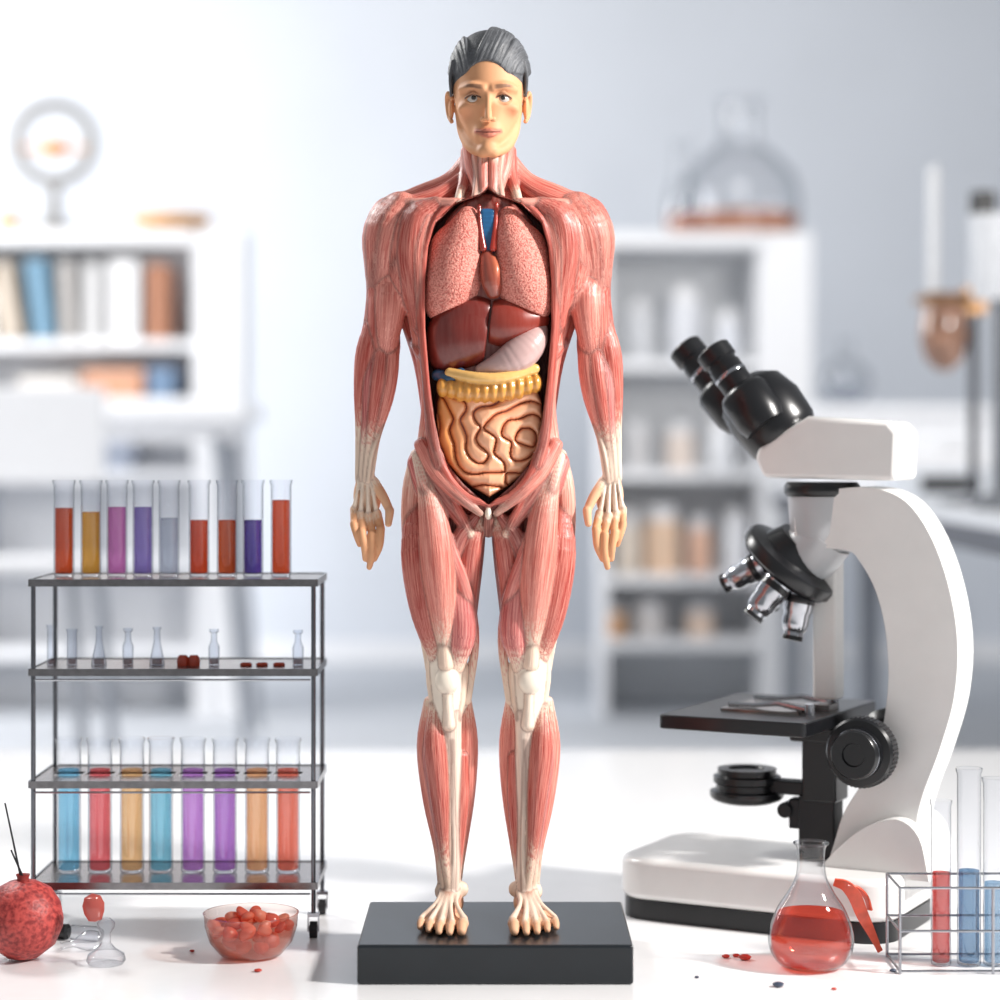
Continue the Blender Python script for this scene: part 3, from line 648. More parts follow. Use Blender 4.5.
# ================================================================= MICROSCOPE
TH=math.radians(28); Oc=Vector((.3436,.32,0)); CU=Vector((math.cos(TH),-math.sin(TH))); CV=Vector((math.sin(TH),math.cos(TH)))
def M(px,py,v=0):
    C=Vector((0,-2.2,.54)); d=Vector(((px-500)/2200,1,-(py-445)/2200)); 
    rel=Vector((C.x-Oc.x,C.y-Oc.y)); t=(v-rel.dot(CV))/Vector((d.x,d.y)).dot(CV); Q=C+t*d
    return (Vector((Q.x-Oc.x,Q.y-Oc.y)).dot(CU),Q.z)
def M3(px,py,v=0): u,z=M(px,py,v); return Vector((u,v,z))
mic=thing('microscope','white binocular microscope with black eyepieces, stage and focus knob','microscope',Oc,rz=-TH,local=True)
bs=MB().slab(rrect(-.19,.14,-.105,.09,.04),.022,.07).build('base',m_cream,mic,bevel=.009)
MB().slab(rrect(-.187,.137,-.102,.087,.038),0,.0225).build('rubber_foot',m_black,bs)
outer=[(795,500),(820,492),(858,487),(888,491),(912,506),(934,540),(951,590),(959,645),(955,700),(940,752),(924,795),(918,825),(922,855),(930,885)]
inner=[(806,885),(824,872),(834,846),(845,812),(864,780),(881,738),(889,685),(887,635),(877,592),(861,562),(846,550),(796,547)]
VA=-.026
po=[tuple(q) for q in crspline([M(*p,VA) for p in outer],5)]+[tuple(q) for q in crspline([M(*p,VA) for p in inner],5)]
po=[(u,max(z,.064)) for u,z in po]
MB().prism(po,-.030,.030).build('arm',m_cream,mic,bevel=.012)
wp=[M(*p,-.04) for p in ((790,880),(818,870),(842,846),(868,826),(900,818),(922,836),(932,880))]; wp=[(u,max(z,.064)) for u,z in crspline(wp,4)]
MB().prism(wp,-.052,.052).build('arm_foot',m_cream,mic,bevel=.014)
hd=[M(*p,-.042) for p in((753,458),(757,447),(806,416),(888,421),(897,432),(895,481),(762,478))]
MB().prism(hd,-.040,.040).build('head',m_cream,mic,bevel=.008)
c=M3(822,482); c2=M3(822,498); c3=M3(822,540)
MB().lathe([(0,0),(.040,0),(.043,-.004),(.043,-.012),(.040,-.016),(0,-.016)],c).build('mounting_ring',m_black,mic)
MB().lathe([(0,c2.z+.002),(.039,c2.z+.002),(.036,c3.z+.01),(.03,c3.z-.012),(0,c3.z-.012)],(c.x,0,0)).build('neck',m_greyen,mic)
MB().tube([M3(795,446),M3(783,434),M3(766,412),M3(751,395),M3(743,385)],[.033,.044,.047,.042,.026],32).build('binocular_body',m_black,mic,sharp=80)
for v,p0,p1 in((-.033,(764,422),(712,350)),(.033,(742,416),(684,347))):
    a=M3(*p0,v); d=M3(*p1,v); ax=(d-a); L=ax.length
    pr=[(0,-.006),(.026,-.006),(.030,L*.06),(.030,L*.38),(.026,L*.44),(.0195,L*.47),(.0195,L*.76),(.018,L*.78),(.018,L*.82),(.021,L*.84),(.021,L*.985),(.0195,L),(.015,L),(.014,L-.004),(0,L-.004)]
    ep=MB().lathe(pr,a,ax,32).build('eyepiece',m_black,mic)
    MB().lathe([(0,0),(.0135,0),(.012,.0012),(0,.002)],d-ax.normalized()*.004,ax,24).build('lens',m_lens,ep)
    MB().lathe([(.0197,L*.62),(.0201,L*.63),(.0201,L*.65),(.0197,L*.66)],a,ax,32).build('metal_band',m_chrome,ep)
A=M3(752,528); Bp=M3(830,598); mid=(A+Bp)/2; tv=(Bp-A); R=tv.length/2; nrm=Vector((tv.z,0,-tv.x)); nrm.normalize()
if nrm.z>0: nrm=-nrm
MB().lathe([(0,-.03),(R*.55,-.03),(R*.7,-.012),(R*.96,-.008),(R,-.004),(R,.006),(R*.95,.009),(R*.6,.010),(R*.5,.016),(0,.02)],mid,nrm,48).build('turret',m_black,mic)
MB().lathe([(R*.9,.0092),(R*.93,.0112),(R*.86,.012),(R*.84,.0105)],mid,nrm,48).build('turret_ring',m_chrome,mic)
MB().tube([M3(826,535),M3(812,552),mid],[.034,.036,.03],24).build('turret_mount',m_greyen,mic)
for a,b,va,vb,sc in(((770,560),(724,584),-.005,-.01,1.05),((785,574),(752,617),-.03,-.05,1.15),((803,582),(792,640),-.01,-.02,1.1),((790,565),(770,606),.03,.045,1.0)):
    p=M3(*a,va); q=M3(*b,vb); ax=q-p; L=ax.length; r=.0155*sc
    ob=MB().lathe([(0,0),(r*.8,0),(r*.8,L*.1),(r,L*.14),(r,L*.5),(r*.9,L*.54),(r*.9,L*.72),(r*.76,L*.84),(r*.66,L*.86),(r*.66,L),(r*.3,L),(0,L-.001)],p,ax,28).build('objective',m_chrome,mic)
    MB().lathe([(r*1.01,L*.24),(r*1.04,L*.25),(r*1.04,L*.36),(r*1.01,L*.37)],p,ax,28).build('grip_band',m_black,ob)
    MB().lathe([(r*.68,L*.92),(r*.7,L*.93),(r*.7,L*1.0),(r*.4,L*1.01)],p,ax,24).build('tip_ring',m_black,ob)
zs=.238
stg=MB().slab(rrect(-.122,.052,-.125,.12,.006,3),zs-.016,zs).build('stage',m_black,mic,bevel=.002)
MB().slab(rrect(-.075,.02,-.06,.04,.004,2),zs,zs+.003).build('specimen_slide',m_steel,stg)
cl=MB()
for v in(-.05,.03): cl.tube([(.03,v,zs+.004),(-.01,v+.005,zs+.01),(-.04,v+.01,zs+.006),(-.075,v+.02,zs+.005)],[.0035,.003,.0025,.002],8)
cl.cyl((.03,-.05,zs),(.03,-.05,zs+.012),.006,n=16); cl.cyl((.03,.03,zs),(.03,.03,zs+.012),.006,n=16)
cl.build('stage_clip',m_chrome,stg)
MB().bx(.018,.042,-.02,.01,zs,zs+.008).build('clip_mount',m_steel,stg)
u1,z1=M(808,705); u2,_=M(842,705)
sp=MB(); sp.bx(u1,u2,-.022,.022,M(826,800)[1],zs-.016); sp.bx(u1-.012,u2+.012,-.03,.03,zs-.034,zs-.016); sp.build('stage_bracket',m_black,mic,bevel=.003)
sp=MB(); sp.bx(u1-.006,u2-.004,-.016,.016,.07,M(826,795)[1]); sp.bx(u1-.02,u1+.01,-.01,.01,M(826,830)[1],M(826,800)[1]); sp.tube([(u1-.024,-.014,M(826,812)[1]),(u1-.024,.014,M(826,812)[1])],.009,16); sp.build('rack_column',m_blackm,mic,bevel=.002)
uk=M(876,740)[0]; MB().bx(u2-.01,uk,-.018,.018,M(826,775)[1],M(826,735)[1]).build('focus_block',m_cream,mic,bevel=.004)
cu,cz=M(747,785); zt=M(747,768)[1]; zl=M(747,802)[1]; hh=zt-zl
cd=MB().lathe([(0,zl),(.03,zl),(.04,zl+hh*.1),(.043,zl+hh*.2),(.043,zl+hh*.34),(.036,zl+hh*.38),(.036,zl+hh*.55),(.039,zl+hh*.6),(.039,zl+hh*.78),(.034,zl+hh*.82),(.034,zl+hh),(.022,zl+hh),(.02,zl+hh*.94),(0,zl+hh*.94)],(cu,0,0),n=40).build('condenser',m_black,mic)
MB().bx(cu+.02,u1+.01,-.012,.012,zl+hh*.35,zl+hh*.75).build('condenser_arm',m_blackm,mic,bevel=.002)
MB().bx(*sorted((M(812,0)[0],M(836,0)[0])),.0,.03,M(826,700)[1],M(826,545)[1]).build('rear_column',m_cream,mic,bevel=.004)
ku,kz=M(854,755,-.088)
kn=MB().lathe([(0,0),(.026,0),(.026,.02),(.037,.022),(.0385,.026),(.0385,.044),(.036,.047),(.028,.048),(.027,.052),(.027,.062),(.025,.065),(.013,.065),(.012,.062),(0,.062)],(ku,-.026,kz),(0,-1,0),44).build('focus_knob',m_black,mic)
gr=MB()
for i in range(48):
    a=2*PI*i/48; gr.box((ku+.0386*math.cos(a),-.061,kz+.0386*math.sin(a)),(.0012,.016,.002),Matrix.Rotation(-a,3,'Y'))
gr.build('knurling',m_rubber,kn)
MB().lathe([(.0272,.054),(.0278,.055),(.0278,.058),(.0272,.059)],(ku,-.026,kz),(0,-1,0),44).build('knob_ring',m_steel2,kn)
MB().lathe([(0,0),(.028,0),(.038,.01),(.038,.03),(.028,.04),(0,.04)],(ku,.026,kz),(0,1,0),36).build('focus_knob',m_black,mic)

# ================================================================= FLASK + RIBBON
Yf=.075; b=P(811,978,Yf); b.z=0
fl=thing('conical_flask','conical glass flask half full of red liquid in front of microscope','flask',b)
S=(2.2+Yf)/2200; R=43*S; hN=.54-(843-445)*S
zc_=R*.62
fpf=[(R*.45,0),(R*.72,.003),(R*.92,.014),(R,zc_),(R*.96,zc_+.014),(R*.78,zc_+.034),(R*.55,hN*.60),(16*S,hN*.72),(14*S,hN*.82),(14*S,hN-.010),(15*S,hN-.004),(17.5*S,hN)]
fpr=[(0,0)]+[tuple(q) for q in crspline(fpf,5)]
MB().lathe(fpr,b,n=48).build('glass_wall',g_glass2,fl)
lv=.54-(912-445)*S
ra=np.array([p[0] for p in fpr]); za=np.array([p[1] for p in fpr])
lp=[(0,.003),(R*.42,.003)]+[(float(np.interp(z,za[1:],ra[1:]))*.93,float(z)) for z in np.linspace(.005,lv,18)]
MB().lathe(lp+[(0,lv)],b,n=40).build('liquid',liquid('red_liquid',(228,84,60),.24,.08,.42),fl)
MB().tube([tuple(b+Vector((17*S*math.cos(a),17*S*math.sin(a),hN))) for a in [2*PI*i/36 for i in range(36)]],.0012,8,closed=True).build('rim',g_glass2,fl)
m_tubing=mat('orange_red_rubber',(212,84,56),.4,var=.2,nscale=60,coat=.3)
rp=[P(834,882,.10),P(846,886,.10),P(855,897,.105),P(862,914,.11),P(870,930,.12),P(880,943,.13)]; rp[-1].z=.004
rp=[tuple(p) for p in rp]; q_=crspline(rp,5); nq=len(q_)
rb_=MB().strip([Vector(p) for p in q_],[.006+.008*math.sin(PI*min(1,(i+2)/nq)) for i in range(nq)],.0025,[(.8,-.3+.02*i,.5-.02*i) for i in range(nq)])
q2=crspline([tuple(P(846,886,.10)),tuple(P(857,888,.105)),tuple(P(866,897,.108)),tuple(P(870,910,.11))],4)
rb_.strip([Vector(p) for p in q2],[.007]*len(q2),.002,[(.3,-.8,.5)]*len(q2))
tag(rb_.build('rubber_strip',m_tubing,at=P(880,944,.13)),'loose orange-red rubber strip trailing from the conical flask to the table','strip')

# ================================================================= SMALL WIRE RACK, right
x0=P(900,0,.045).x; x1=x0+.19; ya,yb=.045,.12; zt=P(897,888,.045).z
wr=thing('wire_rack','small wire rack with coloured tubes at the right edge','rack',((x0+x1)/2,(ya+yb)/2,0))
m_wire=mat('wire_steel',(170,172,178),.25,.9,var=.1)
for z,nm in((.003,'bottom_frame'),(zt*.5,'middle_frame'),(zt,'top_frame')):
    m=MB()
    for a,c in(((x0,ya,z),(x1,ya,z)),((x0,yb,z),(x1,yb,z)),((x0,ya,z),(x0,yb,z)),((x1,ya,z),(x1,yb,z))): m.tube([a,c],.0014,8)
    m.build(nm,m_wire,wr)
for x in(x0,x0+.095,x1):
    for y in(ya,yb): MB().cyl((x,y,0),(x,y,zt),.0016,n=10).build('post',m_wire,wr)
for px,top_,lvl,r,c,lb in((941,800,872,.0105,(206,80,74),'tall test tube of red liquid, left in the small wire rack'),(969,768,870,.0125,(110,150,184),'tallest test tube of steel-blue liquid in the small wire rack'),(994,778,882,.0115,(146,180,206),'test tube of pale blue liquid nearest the photo right edge')):
    test_tube(px,top_,970,.083,r,lvl,c,lb,'tubes in the small wire rack',.22,z0=.0003,flat=True,tp=.42)

# ================================================================= BOWL + PIECES
b=P(251,958,.125); b.z=0; S=(2.325)/2200; rb=47*S
bw=thing('glass_bowl','small clear glass bowl filled with peach-red pieces','bowl',b)
MB().lathe([(0,.0),(rb*.5,0),(rb*.66,.003),(rb*.88,.016),(rb*.98,.032),(rb,.044),(rb*1.02,.046),(rb*.98,.046)],b,n=48).build('glass_wall',glass('bowl_glass',(253,238,232),(190,140,128),.6,2.4),bw)
MB().lathe([(0,.0018),(rb*.5,.002),(rb*.64,.005),(rb*.84,.018),(rb*.90,.028),(0,.028)],b,n=36).build('juice',liquid('juice',(246,176,154),.3),bw)
m_beads=[liquid('peach_piece',c,.7,.1,.5) for c in((238,138,108),(230,112,86),(242,160,132))]
nb=[0]
def bead(x,y,z,lb):
    q=b+Vector((x*rb,y*rb,z)); r=random.uniform(.0062,.0092)
    m=MB().sphere((0,0,0),(r*random.uniform(.85,1.3),r*random.uniform(.8,1.1),r*random.uniform(.6,.9)),14,8)
    ro=Matrix.Rotation(random.uniform(-.9,.9),3,'Y')@Matrix.Rotation(random.uniform(-1,1),3,'Z'); m.v=[tuple(ro@Vector((p[0],p[1],p[2]+.18*p[0]*math.sin(p[1]*300)))+q) for p in m.v]
    nb[0]+=1; tag(m.build('bead',m_beads[nb[0]%3],at=q),lb,'bead','pieces in the glass bowl')
hrs=['twelve','one','two','three','four','five','six','seven','eight','nine','ten','eleven']
for lay,n_,rad_,z,off in(('sunken ring',8,.48,.014,.2),('outer ring',12,.76,.031,0),('middle ring',7,.42,.036,.5),('top cluster',4,.2,.045,.3)):
    for i in range(n_):
        a=PI/2-2*PI*i/n_-off; hr=hrs[int(round(((PI/2-a)%(2*PI))/(2*PI)*12))%12]
        bead(rad_*random.uniform(.93,1.05)*math.cos(a),rad_*random.uniform(.93,1.05)*math.sin(a),z+random.uniform(-.002,.003),f'peach-red piece in the glass bowl, {lay}, at {hr} o’clock seen from above')

# ================================================================= LEFT ODDMENTS
b=P(23,962,.11); b.z=0; S=2.31/2200; r=40*S
pg=thing('red_specimen','round pitted red fruit-like specimen with thin dark sticks, left edge','specimen',b)
m_pom=pitted('pitted_red',(190,74,68),(134,38,38),200,.5)
MB().lathe([(0,0),(r*.4,.003),(r*.8,r*.38),(r*.98,r*.8),(r,r*1.02),(r*.93,r*1.4),(r*.7,r*1.76),(r*.35,r*1.95),(r*.2,r*1.98),(0,r*1.97)],b,n=40).build('body',m_pom,pg)
MB().lathe([(.0075,-.002),(.006,.003),(.0075,.007),(.0055,.006),(.003,.001),(0,.001)],b+Vector((0,0,r*1.96)),n=16).build('crown',mat('crown_red',(140,46,42),.5),pg)
for dx,px,py in((-.001,5,803),(.003,11,850)):
    MB().tube([b+Vector((dx,0,r*1.9)),P(px,py,.11)],[.0012,.0009],8).build('stick',m_blackm,pg)
b=P(106,968,.09); b.z=0
gd=thing('glass_dropper','clear glass stopper with red top beside the left rack foot','glassware',b)
MB().lathe([(0,0),(.018,0),(.0205,.004),(.019,.010),(.010,.016),(.005,.022),(.005,.032),(.009,.038),(.0095,.043),(.004,.048)],b,n=28).build('glass_base',g_glass2,gd)
MB().lathe([(0,.042),(.007,.044),(.0105,.052),(.0115,.060),(.0085,.068),(0,.072)],b+Vector((-.006,0,.002)),(-.12,0,1),24).build('red_top',liquid('rosy_gel',(206,110,100),.7),gd)
b=P(90,940,.15); b.z=.011
lf=thing('lying_flask','small clear glass bulb flask lying on its side by the glass stopper','flask',b)
MB().lathe([(0,-.012),(.008,-.010),(.0108,-.003),(.0108,.004),(.007,.012),(.0035,.018),(.0035,.030),(.005,.032)],b,(-.9,-.35,-.12),24).build('glass_wall',g_glass2,lf)
b=P(84,925,.2); b.z=.0085
lvl=thing('lying_vial','clear glass vial with black cap lying by the rack foot','vial',b)
MB().lathe([(0,0),(.006,.001),(.0085,.006),(.0085,.036),(.006,.04),(.006,.044)],b+Vector((.022,-.012,0)),(-1,.35,0),24).build('glass_wall',g_glass2,lvl)
MB().lathe([(0,0),(.0083,0),(.0083,.012),(0,.012)],b+Vector((-.0185,.0024,0)),(-1,.35,0),20).build('cap',m_black,lvl)
m_crumb=mat('red_crumb',(190,60,44),.35,coat=.4); m_dark=mat('dark_crumb',(60,70,90),.35,coat=.4)
for px,py,rr,mm,lb in((726,958,.0045,m_crumb,'red crumb on the table, leftmost of the trio by the base'),(745,960,.007,m_crumb,'largest red crumb on the table between base and flask'),(736,957,.004,m_crumb,'small red crumb touching the largest crumb'),(697,978,.0025,m_dark,'tiny dark speck on table right of the black base'),(778,987,.006,m_dark,'grey-blue pebble in front of the conical flask'),(893,972,.004,m_dark,'dark crumb left of the small wire rack'),(258,972,.004,m_crumb,'small red crumb in front of the glass bowl'),(192,952,.003,m_crumb,'tiny red crumb left of the glass bowl'),(834,990,.003,m_crumb,'tiny red crumb in front of the flask, near the bottom edge')):
    Y=Yof(py); q=P(px,py,Y); m=MB()
    m.sphere((q.x,q.y,rr*.45),(rr,rr*.8,rr*.45),9,6)
    m.v=[(x+random.uniform(-.1,.1)*rr,y+random.uniform(-.1,.1)*rr,max(0,z)) for x,y,z in m.v]
    tag(m.build('crumb',mm,at=(q.x,q.y,0)),lb,'crumb','crumbs on the table')

# ================================================================= BACKGROUND
m_shelf=mat('shelf_white',(240,241,244),.5,var=.02); m_back=mat('shelf_back',(212,214,218),.7,var=.05); m_back2=mat('shelf_back_pale',(238,240,242),.7,var=.03)
def cabinet(name,label,px0,px1,Y,dep,levels,side=.03,rightpanel=None,backmat=None):
    a=P(px0,levels[0],Y); b=P(px1,levels[0],Y); t=thing(name,label,'shelf',((a.x+b.x)/2,Y+dep/2,-.45))
    MB().bx(a.x,a.x+side,Y,Y+dep,-.45,a.z).build('side_panel',m_shelf,t)
    rp=rightpanel or side
    MB().bx(b.x-rp,b.x,Y,Y+dep,-.45,a.z).build('side_panel',m_shelf,t)
    MB().bx(a.x+side,b.x-rp,Y+dep-.02,Y+dep,-.45,a.z).build('back_panel',backmat or m_back,t)
    for i,l in enumerate(levels):
        z=P(0,l,Y).z; th=.05 if i==0 else .035
        MB().bx(a.x+side,b.x-rp,Y-(.01 if i==0 else 0),Y+dep-.02,z-th,z).build('shelf_board',m_shelf,t)
    return t
YS=5.8
cabinet('bookcase','white bookcase with leaning books at the left wall',-70,240,YS,.32,[230,340,398,470,560,650],rightpanel=.17)
cabinet('display_shelf','white shelving unit behind the figure topped with big flasks',600,812,YS,.46,[232,360,470,575,640],rightpanel=.19,backmat=m_back2)
books=[(-25,-5,262,(232,232,234),0,'pale'),(0,24,262,(196,184,170),10,'tan-grey leaning'),(32,56,258,(112,148,172),7,'slate blue leaning'),(60,78,262,(182,179,177),3,'warm grey'),(82,102,264,(212,212,213),0,'light grey thin'),(106,140,260,(232,232,234),0,'wide white'),(145,168,264,(176,124,98),0,'reddish brown')]
zsh=P(0,340,YS).z
for x0_,x1_,tp_,c,rot,nm in books:
    a=P(x0_,tp_,YS+.03); w=(x1_-x0_)*(2.2+YS)/2200; h=a.z-zsh; cx=a.x+w/2
    t=thing('book',f'{nm} blurred book on the bookcase upper shelf','book',(cx,YS+.03,zsh),'books on the bookcase')
    t.rotation_euler=(0,-math.radians(rot),0)
    mm=mat('book_cover',c,.6); mp=mat('book_pages',(238,234,226),.8)
    OFF[t.name]=Vector((0,0,0)); e=abs(math.sin(math.radians(rot)))*w/2
    MB().bx(-w/2,w/2,0,.01,e,h).bx(-w/2,-w/2+.008,0,.2,e,h).bx(w/2-.008,w/2,0,.2,e,h).build('cover',mm,t)
    MB().bx(-w/2+.008,w/2-.008,.01,.19,.006+e,h-.01).build('pages',mp,t)
def sbox(x0_,x1_,tp_,c,nm,z,cl=1.08):
    a=P(x0_,tp_,YS+.03); w=(x1_-x0_)*(2.2+YS)/2200; hh=a.z-z
    t=thing('storage_box',nm,'box',(a.x+w/2,YS+.13,z))
    MB().bx(a.x,a.x+w,YS+.03,YS+.23,z,z+hh*.7).build('body',mat('box_card',c,.7),t); MB().bx(a.x-.004,a.x+w+.004,YS+.026,YS+.234,z+hh*.7,z+hh).build('lid',mat('box_lid',tuple(min(255,int(x*cl)) for x in c),.7),t)
zs2=P(0,398,YS).z; zs3=P(0,470,YS).z
sbox(84,142,370,(206,156,128),'orange-tan box lying on the bookcase second shelf',zs2)
sbox(20,76,378,(222,217,212),'pale flat box lying on the bookcase second shelf',zs2)
sbox(148,172,368,(112,136,164),'blue box on the bookcase second shelf',zs2)
sbox(10,60,430,(116,128,150),'dark slate box low in the bookcase',zs3); sbox(66,130,436,(150,158,174),'grey-blue box low in the bookcase',zs3)
YD=5.0; a=P(-60,405,YD); b=P(246,405,YD); zt_=a.z
t=thing('side_table','white side table with splayed legs in front of the bookcase','table',((a.x+b.x)/2,YD+.25,-.45))
MB().bx(a.x,b.x,YD,YD+.5,zt_-.05,zt_).build('tabletop',m_white,t); MB().bx(a.x+.04,b.x-.04,YD+.05,YD+.45,zt_-.12,zt_-.05).build('apron',m_shelf,t)
m_leg=mat('grey_leg',(146,151,160),.5)
for x,dx in((a.x+.08,-.05),(b.x-.1,.09)):
    for y in(YD+.06,YD+.44): MB().tube([(x,y,zt_-.1),(x+dx,y,-.45)],[.024,.018],10).build('leg',m_leg,t)
cx=-1.42
t=thing('lab_chair','white chair at the far left in front of the side table','chair',(cx,4.35,-.45))
MB().bx(cx-.2,cx+.2,4.2,4.6,.16,.2).build('seat',m_white,t,bevel=.01)
MB().bx(cx-.2,cx+.2,4.58,4.62,.42,.72).build('backrest',m_white,t,bevel=.01)
for x in(-1,1):
    MB().tube([(cx+x*.17,4.6,.72),(cx+x*.18,4.6,.1),(cx+x*.22,4.66,-.45)],.018,10).build('rear_leg',m_leg,t)
    MB().tube([(cx+x*.17,4.24,.17),(cx+x*.22,4.16,-.45)],.018,10).build('front_leg',m_leg,t)
zt1=P(0,230,YS).z; YC=YS+.12
c=P(54,143,YC); rr=38*(2.2+YC)/2200
t=thing('ring_instrument','round ring-shaped instrument on a stand on top of bookcase','instrument',(c.x,YC,zt1))
m_br=mat('bronze_grey',(132,130,128),.5,.1); m_or=mat('ochre',(214,150,92),.5)
MB().tube([(c.x+rr*math.cos(q),YC,c.z+rr*math.sin(q)) for q in [2*PI*i/40 for i in range(40)]],.024,10,closed=True).build('ring',m_br,t)
MB().lathe([(0,0),(.11,0),(.11,.02),(.03,.045),(.02,c.z-rr-zt1),(0,c.z-rr-zt1)],(c.x,YC,zt1),n=20).build('stand',m_br,t)
MB().sphere((c.x,YC,c.z-.02),(.06,.03,.035),16,10).tube([(c.x-rr,YC,c.z-.02),(c.x+rr,YC,c.z-.02)],.01,8).build('pointer',m_or,t)
for px,w,lb in((172,50,'ochre shallow dish on the right end of bookcase top'),(9,16,'ochre shallow dish near the left edge on bookcase top')):
    q=P(px,218,YC); r_=w*(2.2+YC)/2200*.8; tag(MB().lathe([(0,0),(r_*.6,0),(r_,.04),(r_*1.02,.065),(r_*.95,.065),(r_*.6,.03),(0,.026)],(q.x,YC,zt1),n=28).build('dish',mat('dish_ochre',(214,164,108),.5),at=(q.x,YC,zt1)),lb,'dish','dishes on the bookcase')
def bgflask(px,py0,py1,Y,z0,R,neck,kind,lab,liq=None,lvl=.25,group=None,gm=g_bg):
    q=P(px,py1,Y); s=(2.2+Y)/2200; R*=s; neck*=s; h=P(px,py0,Y).z-z0
    t=thing('glass_flask',lab,'flask',(q.x,Y,z0),group)
    if kind=='bell': pr=[(0,0),(R*.9,0),(R,.03),(R*1.0,h*.30),(R*.9,h*.46),(R*.6,h*.60),(neck*1.1,h*.68),(neck,h*.74),(neck,h-.02),(neck*1.3,h)]
    else:
        pr=[(0,0),(R*.45,0)]+[(R*math.sin(a),R*.95-R*.95*math.cos(a)) for a in [PI*(.18+.07*i) for i in range(10)] if R*math.sin(a)>neck or a<PI/2]+[(neck,min(h*.8,R*1.9)),(neck,h-.01),(neck*1.3,h)]
    MB().lathe(pr,(q.x,Y,z0),n=32).build('glass_wall',gm,t)
    if liq:
        k=.94; l=h*lvl
        def rad(z):
            for (r0,z0_),(r1,z1_) in zip(pr[:-1],pr[1:]):
                if z0_<=z<=z1_ and z1_>z0_: return r0+(r1-r0)*(z-z0_)/(z1_-z0_)
            return R
        MB().lathe([(0,.008)]+[(rad(z)*k,z) for z in np.linspace(.012,l,8)]+[(0,l)],(q.x,Y,z0),n=28).build('liquid',liquid('bg_liquid',liq,.5),t)
    return t
ztop=P(0,232,YS).z
bgflask(740,100,232,YS+.25,ztop,60,19,'bell','largest bell-shaped glass flask on shelving top, amber liquid',(236,172,138),.17,'flasks on the shelving unit')
bgflask(682,142,232,YS+.07,ztop,16,8,'bell','smaller slim bell-shaped flask at left of the largest one',(230,160,126),.2,'flasks on the shelving unit')
def jar(px,w,py0,Y,rgb,lab,group,lid=(240,240,242)):
    q=P(px,py0,Y); zb=LV_; s=(2.2+Y)/2200; r=w*s/2; h=max(.03,q.z-zb)
    t=thing('jar',lab,'jar',(q.x,Y,zb),group)
    MB().lathe([(0,0),(r*.95,0),(r,.01),(r,h*.72),(r*.75,h*.8),(0,h*.8)],(q.x,Y,zb),n=24).build('body',mat('jar_body',rgb,.35),t)
    MB().lathe([(0,h*.78),(r*.8,h*.78),(r*.8,h),(0,h)],(q.x,Y,zb),n=20).build('lid',mat('jar_lid',lid,.4),t)
G='jars on the shelving unit'
for lev,items in ((360,[(640,24,300,(228,230,234),'pale grey jar at left of the upper shelf'),(685,34,288,(222,224,230),'wide pale jar in the middle of the upper shelf'),(728,20,312,(216,219,226),'small grey jar right on the upper shelf')]),
    (470,[(636,26,420,(226,225,226),'squat white jar at left of the second shelf'),(680,30,424,(230,216,206),'pale peach jar on the second shelf'),(720,22,418,(226,228,232),'slim pale jar on the second shelf')]),
    (575,[(628,24,512,(238,226,212),'cream jar leftmost on the third shelf'),(662,36,506,(238,206,178),'wide light orange jar on the third shelf'),(700,24,516,(232,190,166),'salmon jar on the third shelf'),(735,22,510,(230,232,236),'white jar rightmost on the third shelf')]),
    (640,[(615,18,606,(234,182,132),'small orange jar on the lowest shelf'),(650,30,600,(234,230,228),'white jar on the lowest shelf'),(700,28,604,(236,212,194),'peach jar on the lowest shelf')])):
    LV_=P(0,lev,YS).z
    for px,w,py0,rgb,lab in items: jar(px,w,py0,YS+.14,rgb,lab,G)
zc=.40
t=thing('worktable','long worktable with dark edge along the right side','table',(1.5,4,-.45))
MB().bx(.96,2.2,1.9,5.6,zc-.025,zc).build('tabletop',mat('bench_top',(224,227,232),.35),t)
MB().bx(.96,2.2,1.9,5.6,zc-.075,zc-.025).build('edge_band',mat('bench_edge',(74,78,88),.4),t)
for x in(1.02,2.1):
    for y in(2.0,3.9,5.5): MB().bx(x-.03,x+.03,y-.03,y+.03,-.45,zc-.075).build('leg',m_leg,t)
Yq=4.7; a=P(818,405,Yq)
t=thing('benchtop_cabinet','low white cabinet on the far end of the worktable','cabinet',(1.5,Yq+.2,zc))
xa=max(a.x,.98)
MB().bx(xa,2.1,Yq,Yq+.4,zc,a.z-.03).build('body',m_shelf,t); MB().bx(xa-.02,2.12,Yq-.02,Yq+.42,a.z-.03,a.z).build('top_panel',m_white,t)
for i in range(2): 
    d=MB().bx(xa+.03+.5*i,xa+.48+.5*i,Yq-.012,Yq,zc+.02,a.z-.05).build('door',m_white,t); MB().bx(xa+.4+.5*i,xa+.44+.5*i,Yq-.03,Yq-.012,zc+.1,zc+.12).build('handle',m_steel2,d)
bgflask(846,338,405,Yq+.1,a.z,25,7,'round','small round glass flask on the benchtop cabinet',(200,205,215),.3,None)
Ye=3.4; a=P(925,400,Ye)
t=thing('lab_instrument','white boxy lab instrument on the worktable','instrument',(a.x+.15,Ye+.15,zc))
xi=max(a.x-.06,.99)
MB().bx(xi,xi+.4,Ye,Ye+.3,zc,zc+.08).build('body',mat('instr_body',(214,219,226),.4),t,bevel=.008); MB().bx(xi+.02,xi+.3,Ye+.02,Ye+.28,zc+.08,zc+.12).build('lid',m_white,t,bevel=.008); MB().bx(xi+.05,xi+.2,Ye-.004,Ye,zc+.02,zc+.06).build('panel',m_black,t)
Yr=3.0; xs_=P(972,0,Yr).x
t=thing('retort_stand','steel retort stand with clamp on the worktable','stand',(xs_+.1,Yr,zc))
m_brass=mat('brass',(170,130,90),.35,.8)
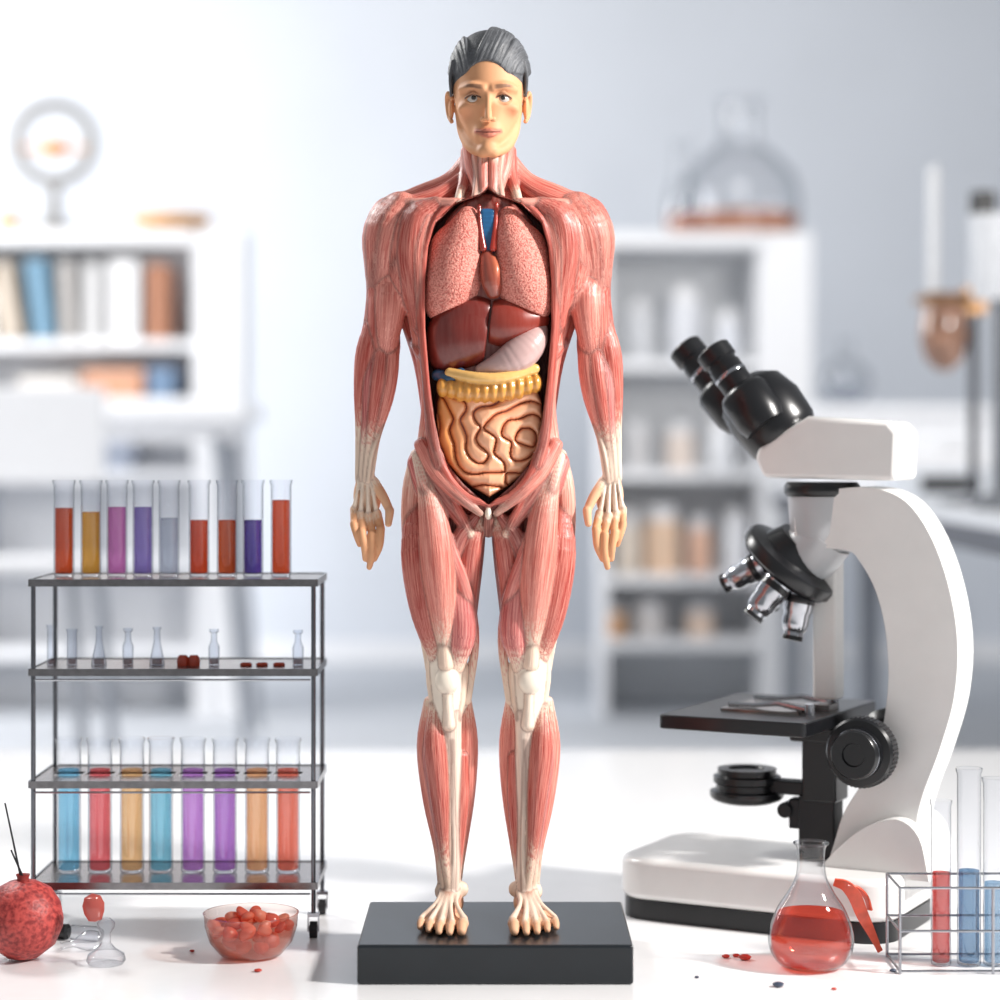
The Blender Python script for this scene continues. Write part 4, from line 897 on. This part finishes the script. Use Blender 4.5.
MB().bx(xs_-.06,xs_+.16,Yr-.08,Yr+.08,zc,zc+.015).build('base',m_steel2,t); MB().cyl((xs_+.01,Yr+.03,zc),(xs_+.01,Yr+.03,P(0,230,Yr).z),.012,n=12).build('rod',m_steel2,t)
zc2=P(0,300,Yr).z; xb=P(945,0,Yr).x
MB().tube([(xs_+.01,Yr+.03,zc2),(xb+.065,Yr,zc2)],.012,10).tube([(xb+.066*math.cos(k*PI/10),Yr+.066*math.sin(k*PI/10),zc2) for k in range(20)],.008,8,closed=True).box((xs_+.01,Yr+.03,zc2),(.05,.05,.06)).build('clamp',m_brass,t)
q=P(944,372,Yr); R_=.058
t=thing('clamped_bulb','brown glass bulb with a tall thin tube held in the clamp','glassware',(q.x,Yr,q.z))
MB().lathe([(0,0),(.02,.004),(.045,.03),(R_,.07),(.056,.11),(.05,.15),(.055,.185)],(q.x,Yr,q.z),n=28).build('bulb',mat('brown_glass',(150,112,92),.15,var=.7,nscale=25,coat=1),t)
MB().cyl((P(933,0,Yr).x,Yr,q.z+.1),(P(934,0,Yr).x,Yr,P(0,167,Yr).z),.014,.014,n=16).build('tube',mat('frost_tube',(225,227,230),.2),t)
Ym=2.6; q=P(992,0,Ym); xm=max(q.x-.03,1.0)
t=thing('dispenser','tall white dispenser with black top at the right edge','instrument',(xm+.05,Ym,zc))
MB().lathe([(0,zc),(.07,zc),(.07,zc+.02),(.03,zc+.04),(.028,P(0,300,Ym).z),(0,P(0,300,Ym).z)],(xm+.06,Ym,0),n=28).build('stem',mat('disp_grey',(110,114,120),.4),t)
MB().lathe([(0,P(0,300,Ym).z),(.04,P(0,300,Ym).z),(.05,P(0,280,Ym).z),(.05,P(0,215,Ym).z),(0,P(0,215,Ym).z)],(xm+.03,Ym,0),n=28).build('body',mat('dispenser_white',(214,217,222),.4),t)
MB().lathe([(0,P(0,215,Ym).z),(.03,P(0,215,Ym).z),(.028,P(0,192,Ym).z),(0,P(0,192,Ym).z)],(xm+.01,Ym,0),n=24).build('cap',m_black,t)

# ================================================================= LIGHT, CAMERA
w=bpy.data.worlds.new('World'); scene.world=w; w.use_nodes=True; bg=w.node_tree.nodes['Background']; bg.inputs[0].default_value=(.95,.97,1,1); bg.inputs[1].default_value=.34
def area(name,loc,target,size,energy,color=(1,1,1)):
    l=bpy.data.lights.new(name,'AREA'); l.shape='SQUARE'; l.size=size; l.energy=energy; l.color=color
    o=bpy.data.objects.new(name,l); COL.objects.link(o); o.location=loc; o.rotation_euler=(Vector(target)-Vector(loc)).to_track_quat('-Z','Y').to_euler(); return o
area('key_light',(2.3,-.7,1.9),(0,.1,.45),.25,145,(1,.965,.93))
area('rim_light',(-1.4,1.3,1.9),(0,.1,.5),.6,36,(1,.99,.97))
area('window_light',(-4.2,4.5,2.2),(-.8,7.9,1.2),2.2,265,(1,.99,.98))
area('shelf_light',(.6,3.4,2.6),(.8,6.0,.2),1.2,36,(1,.99,.98))
cam=bpy.data.cameras.new('camera'); co=bpy.data.objects.new('camera',cam); COL.objects.link(co)
co.location=(0,-2.2,.54); co.rotation_euler=(PI/2,0,0); cam.sensor_width=36; cam.lens=79.2; cam.shift_y=-.055
cam.dof.use_dof=True; cam.dof.focus_distance=2.32; cam.dof.aperture_fstop=2.2
scene.camera=co
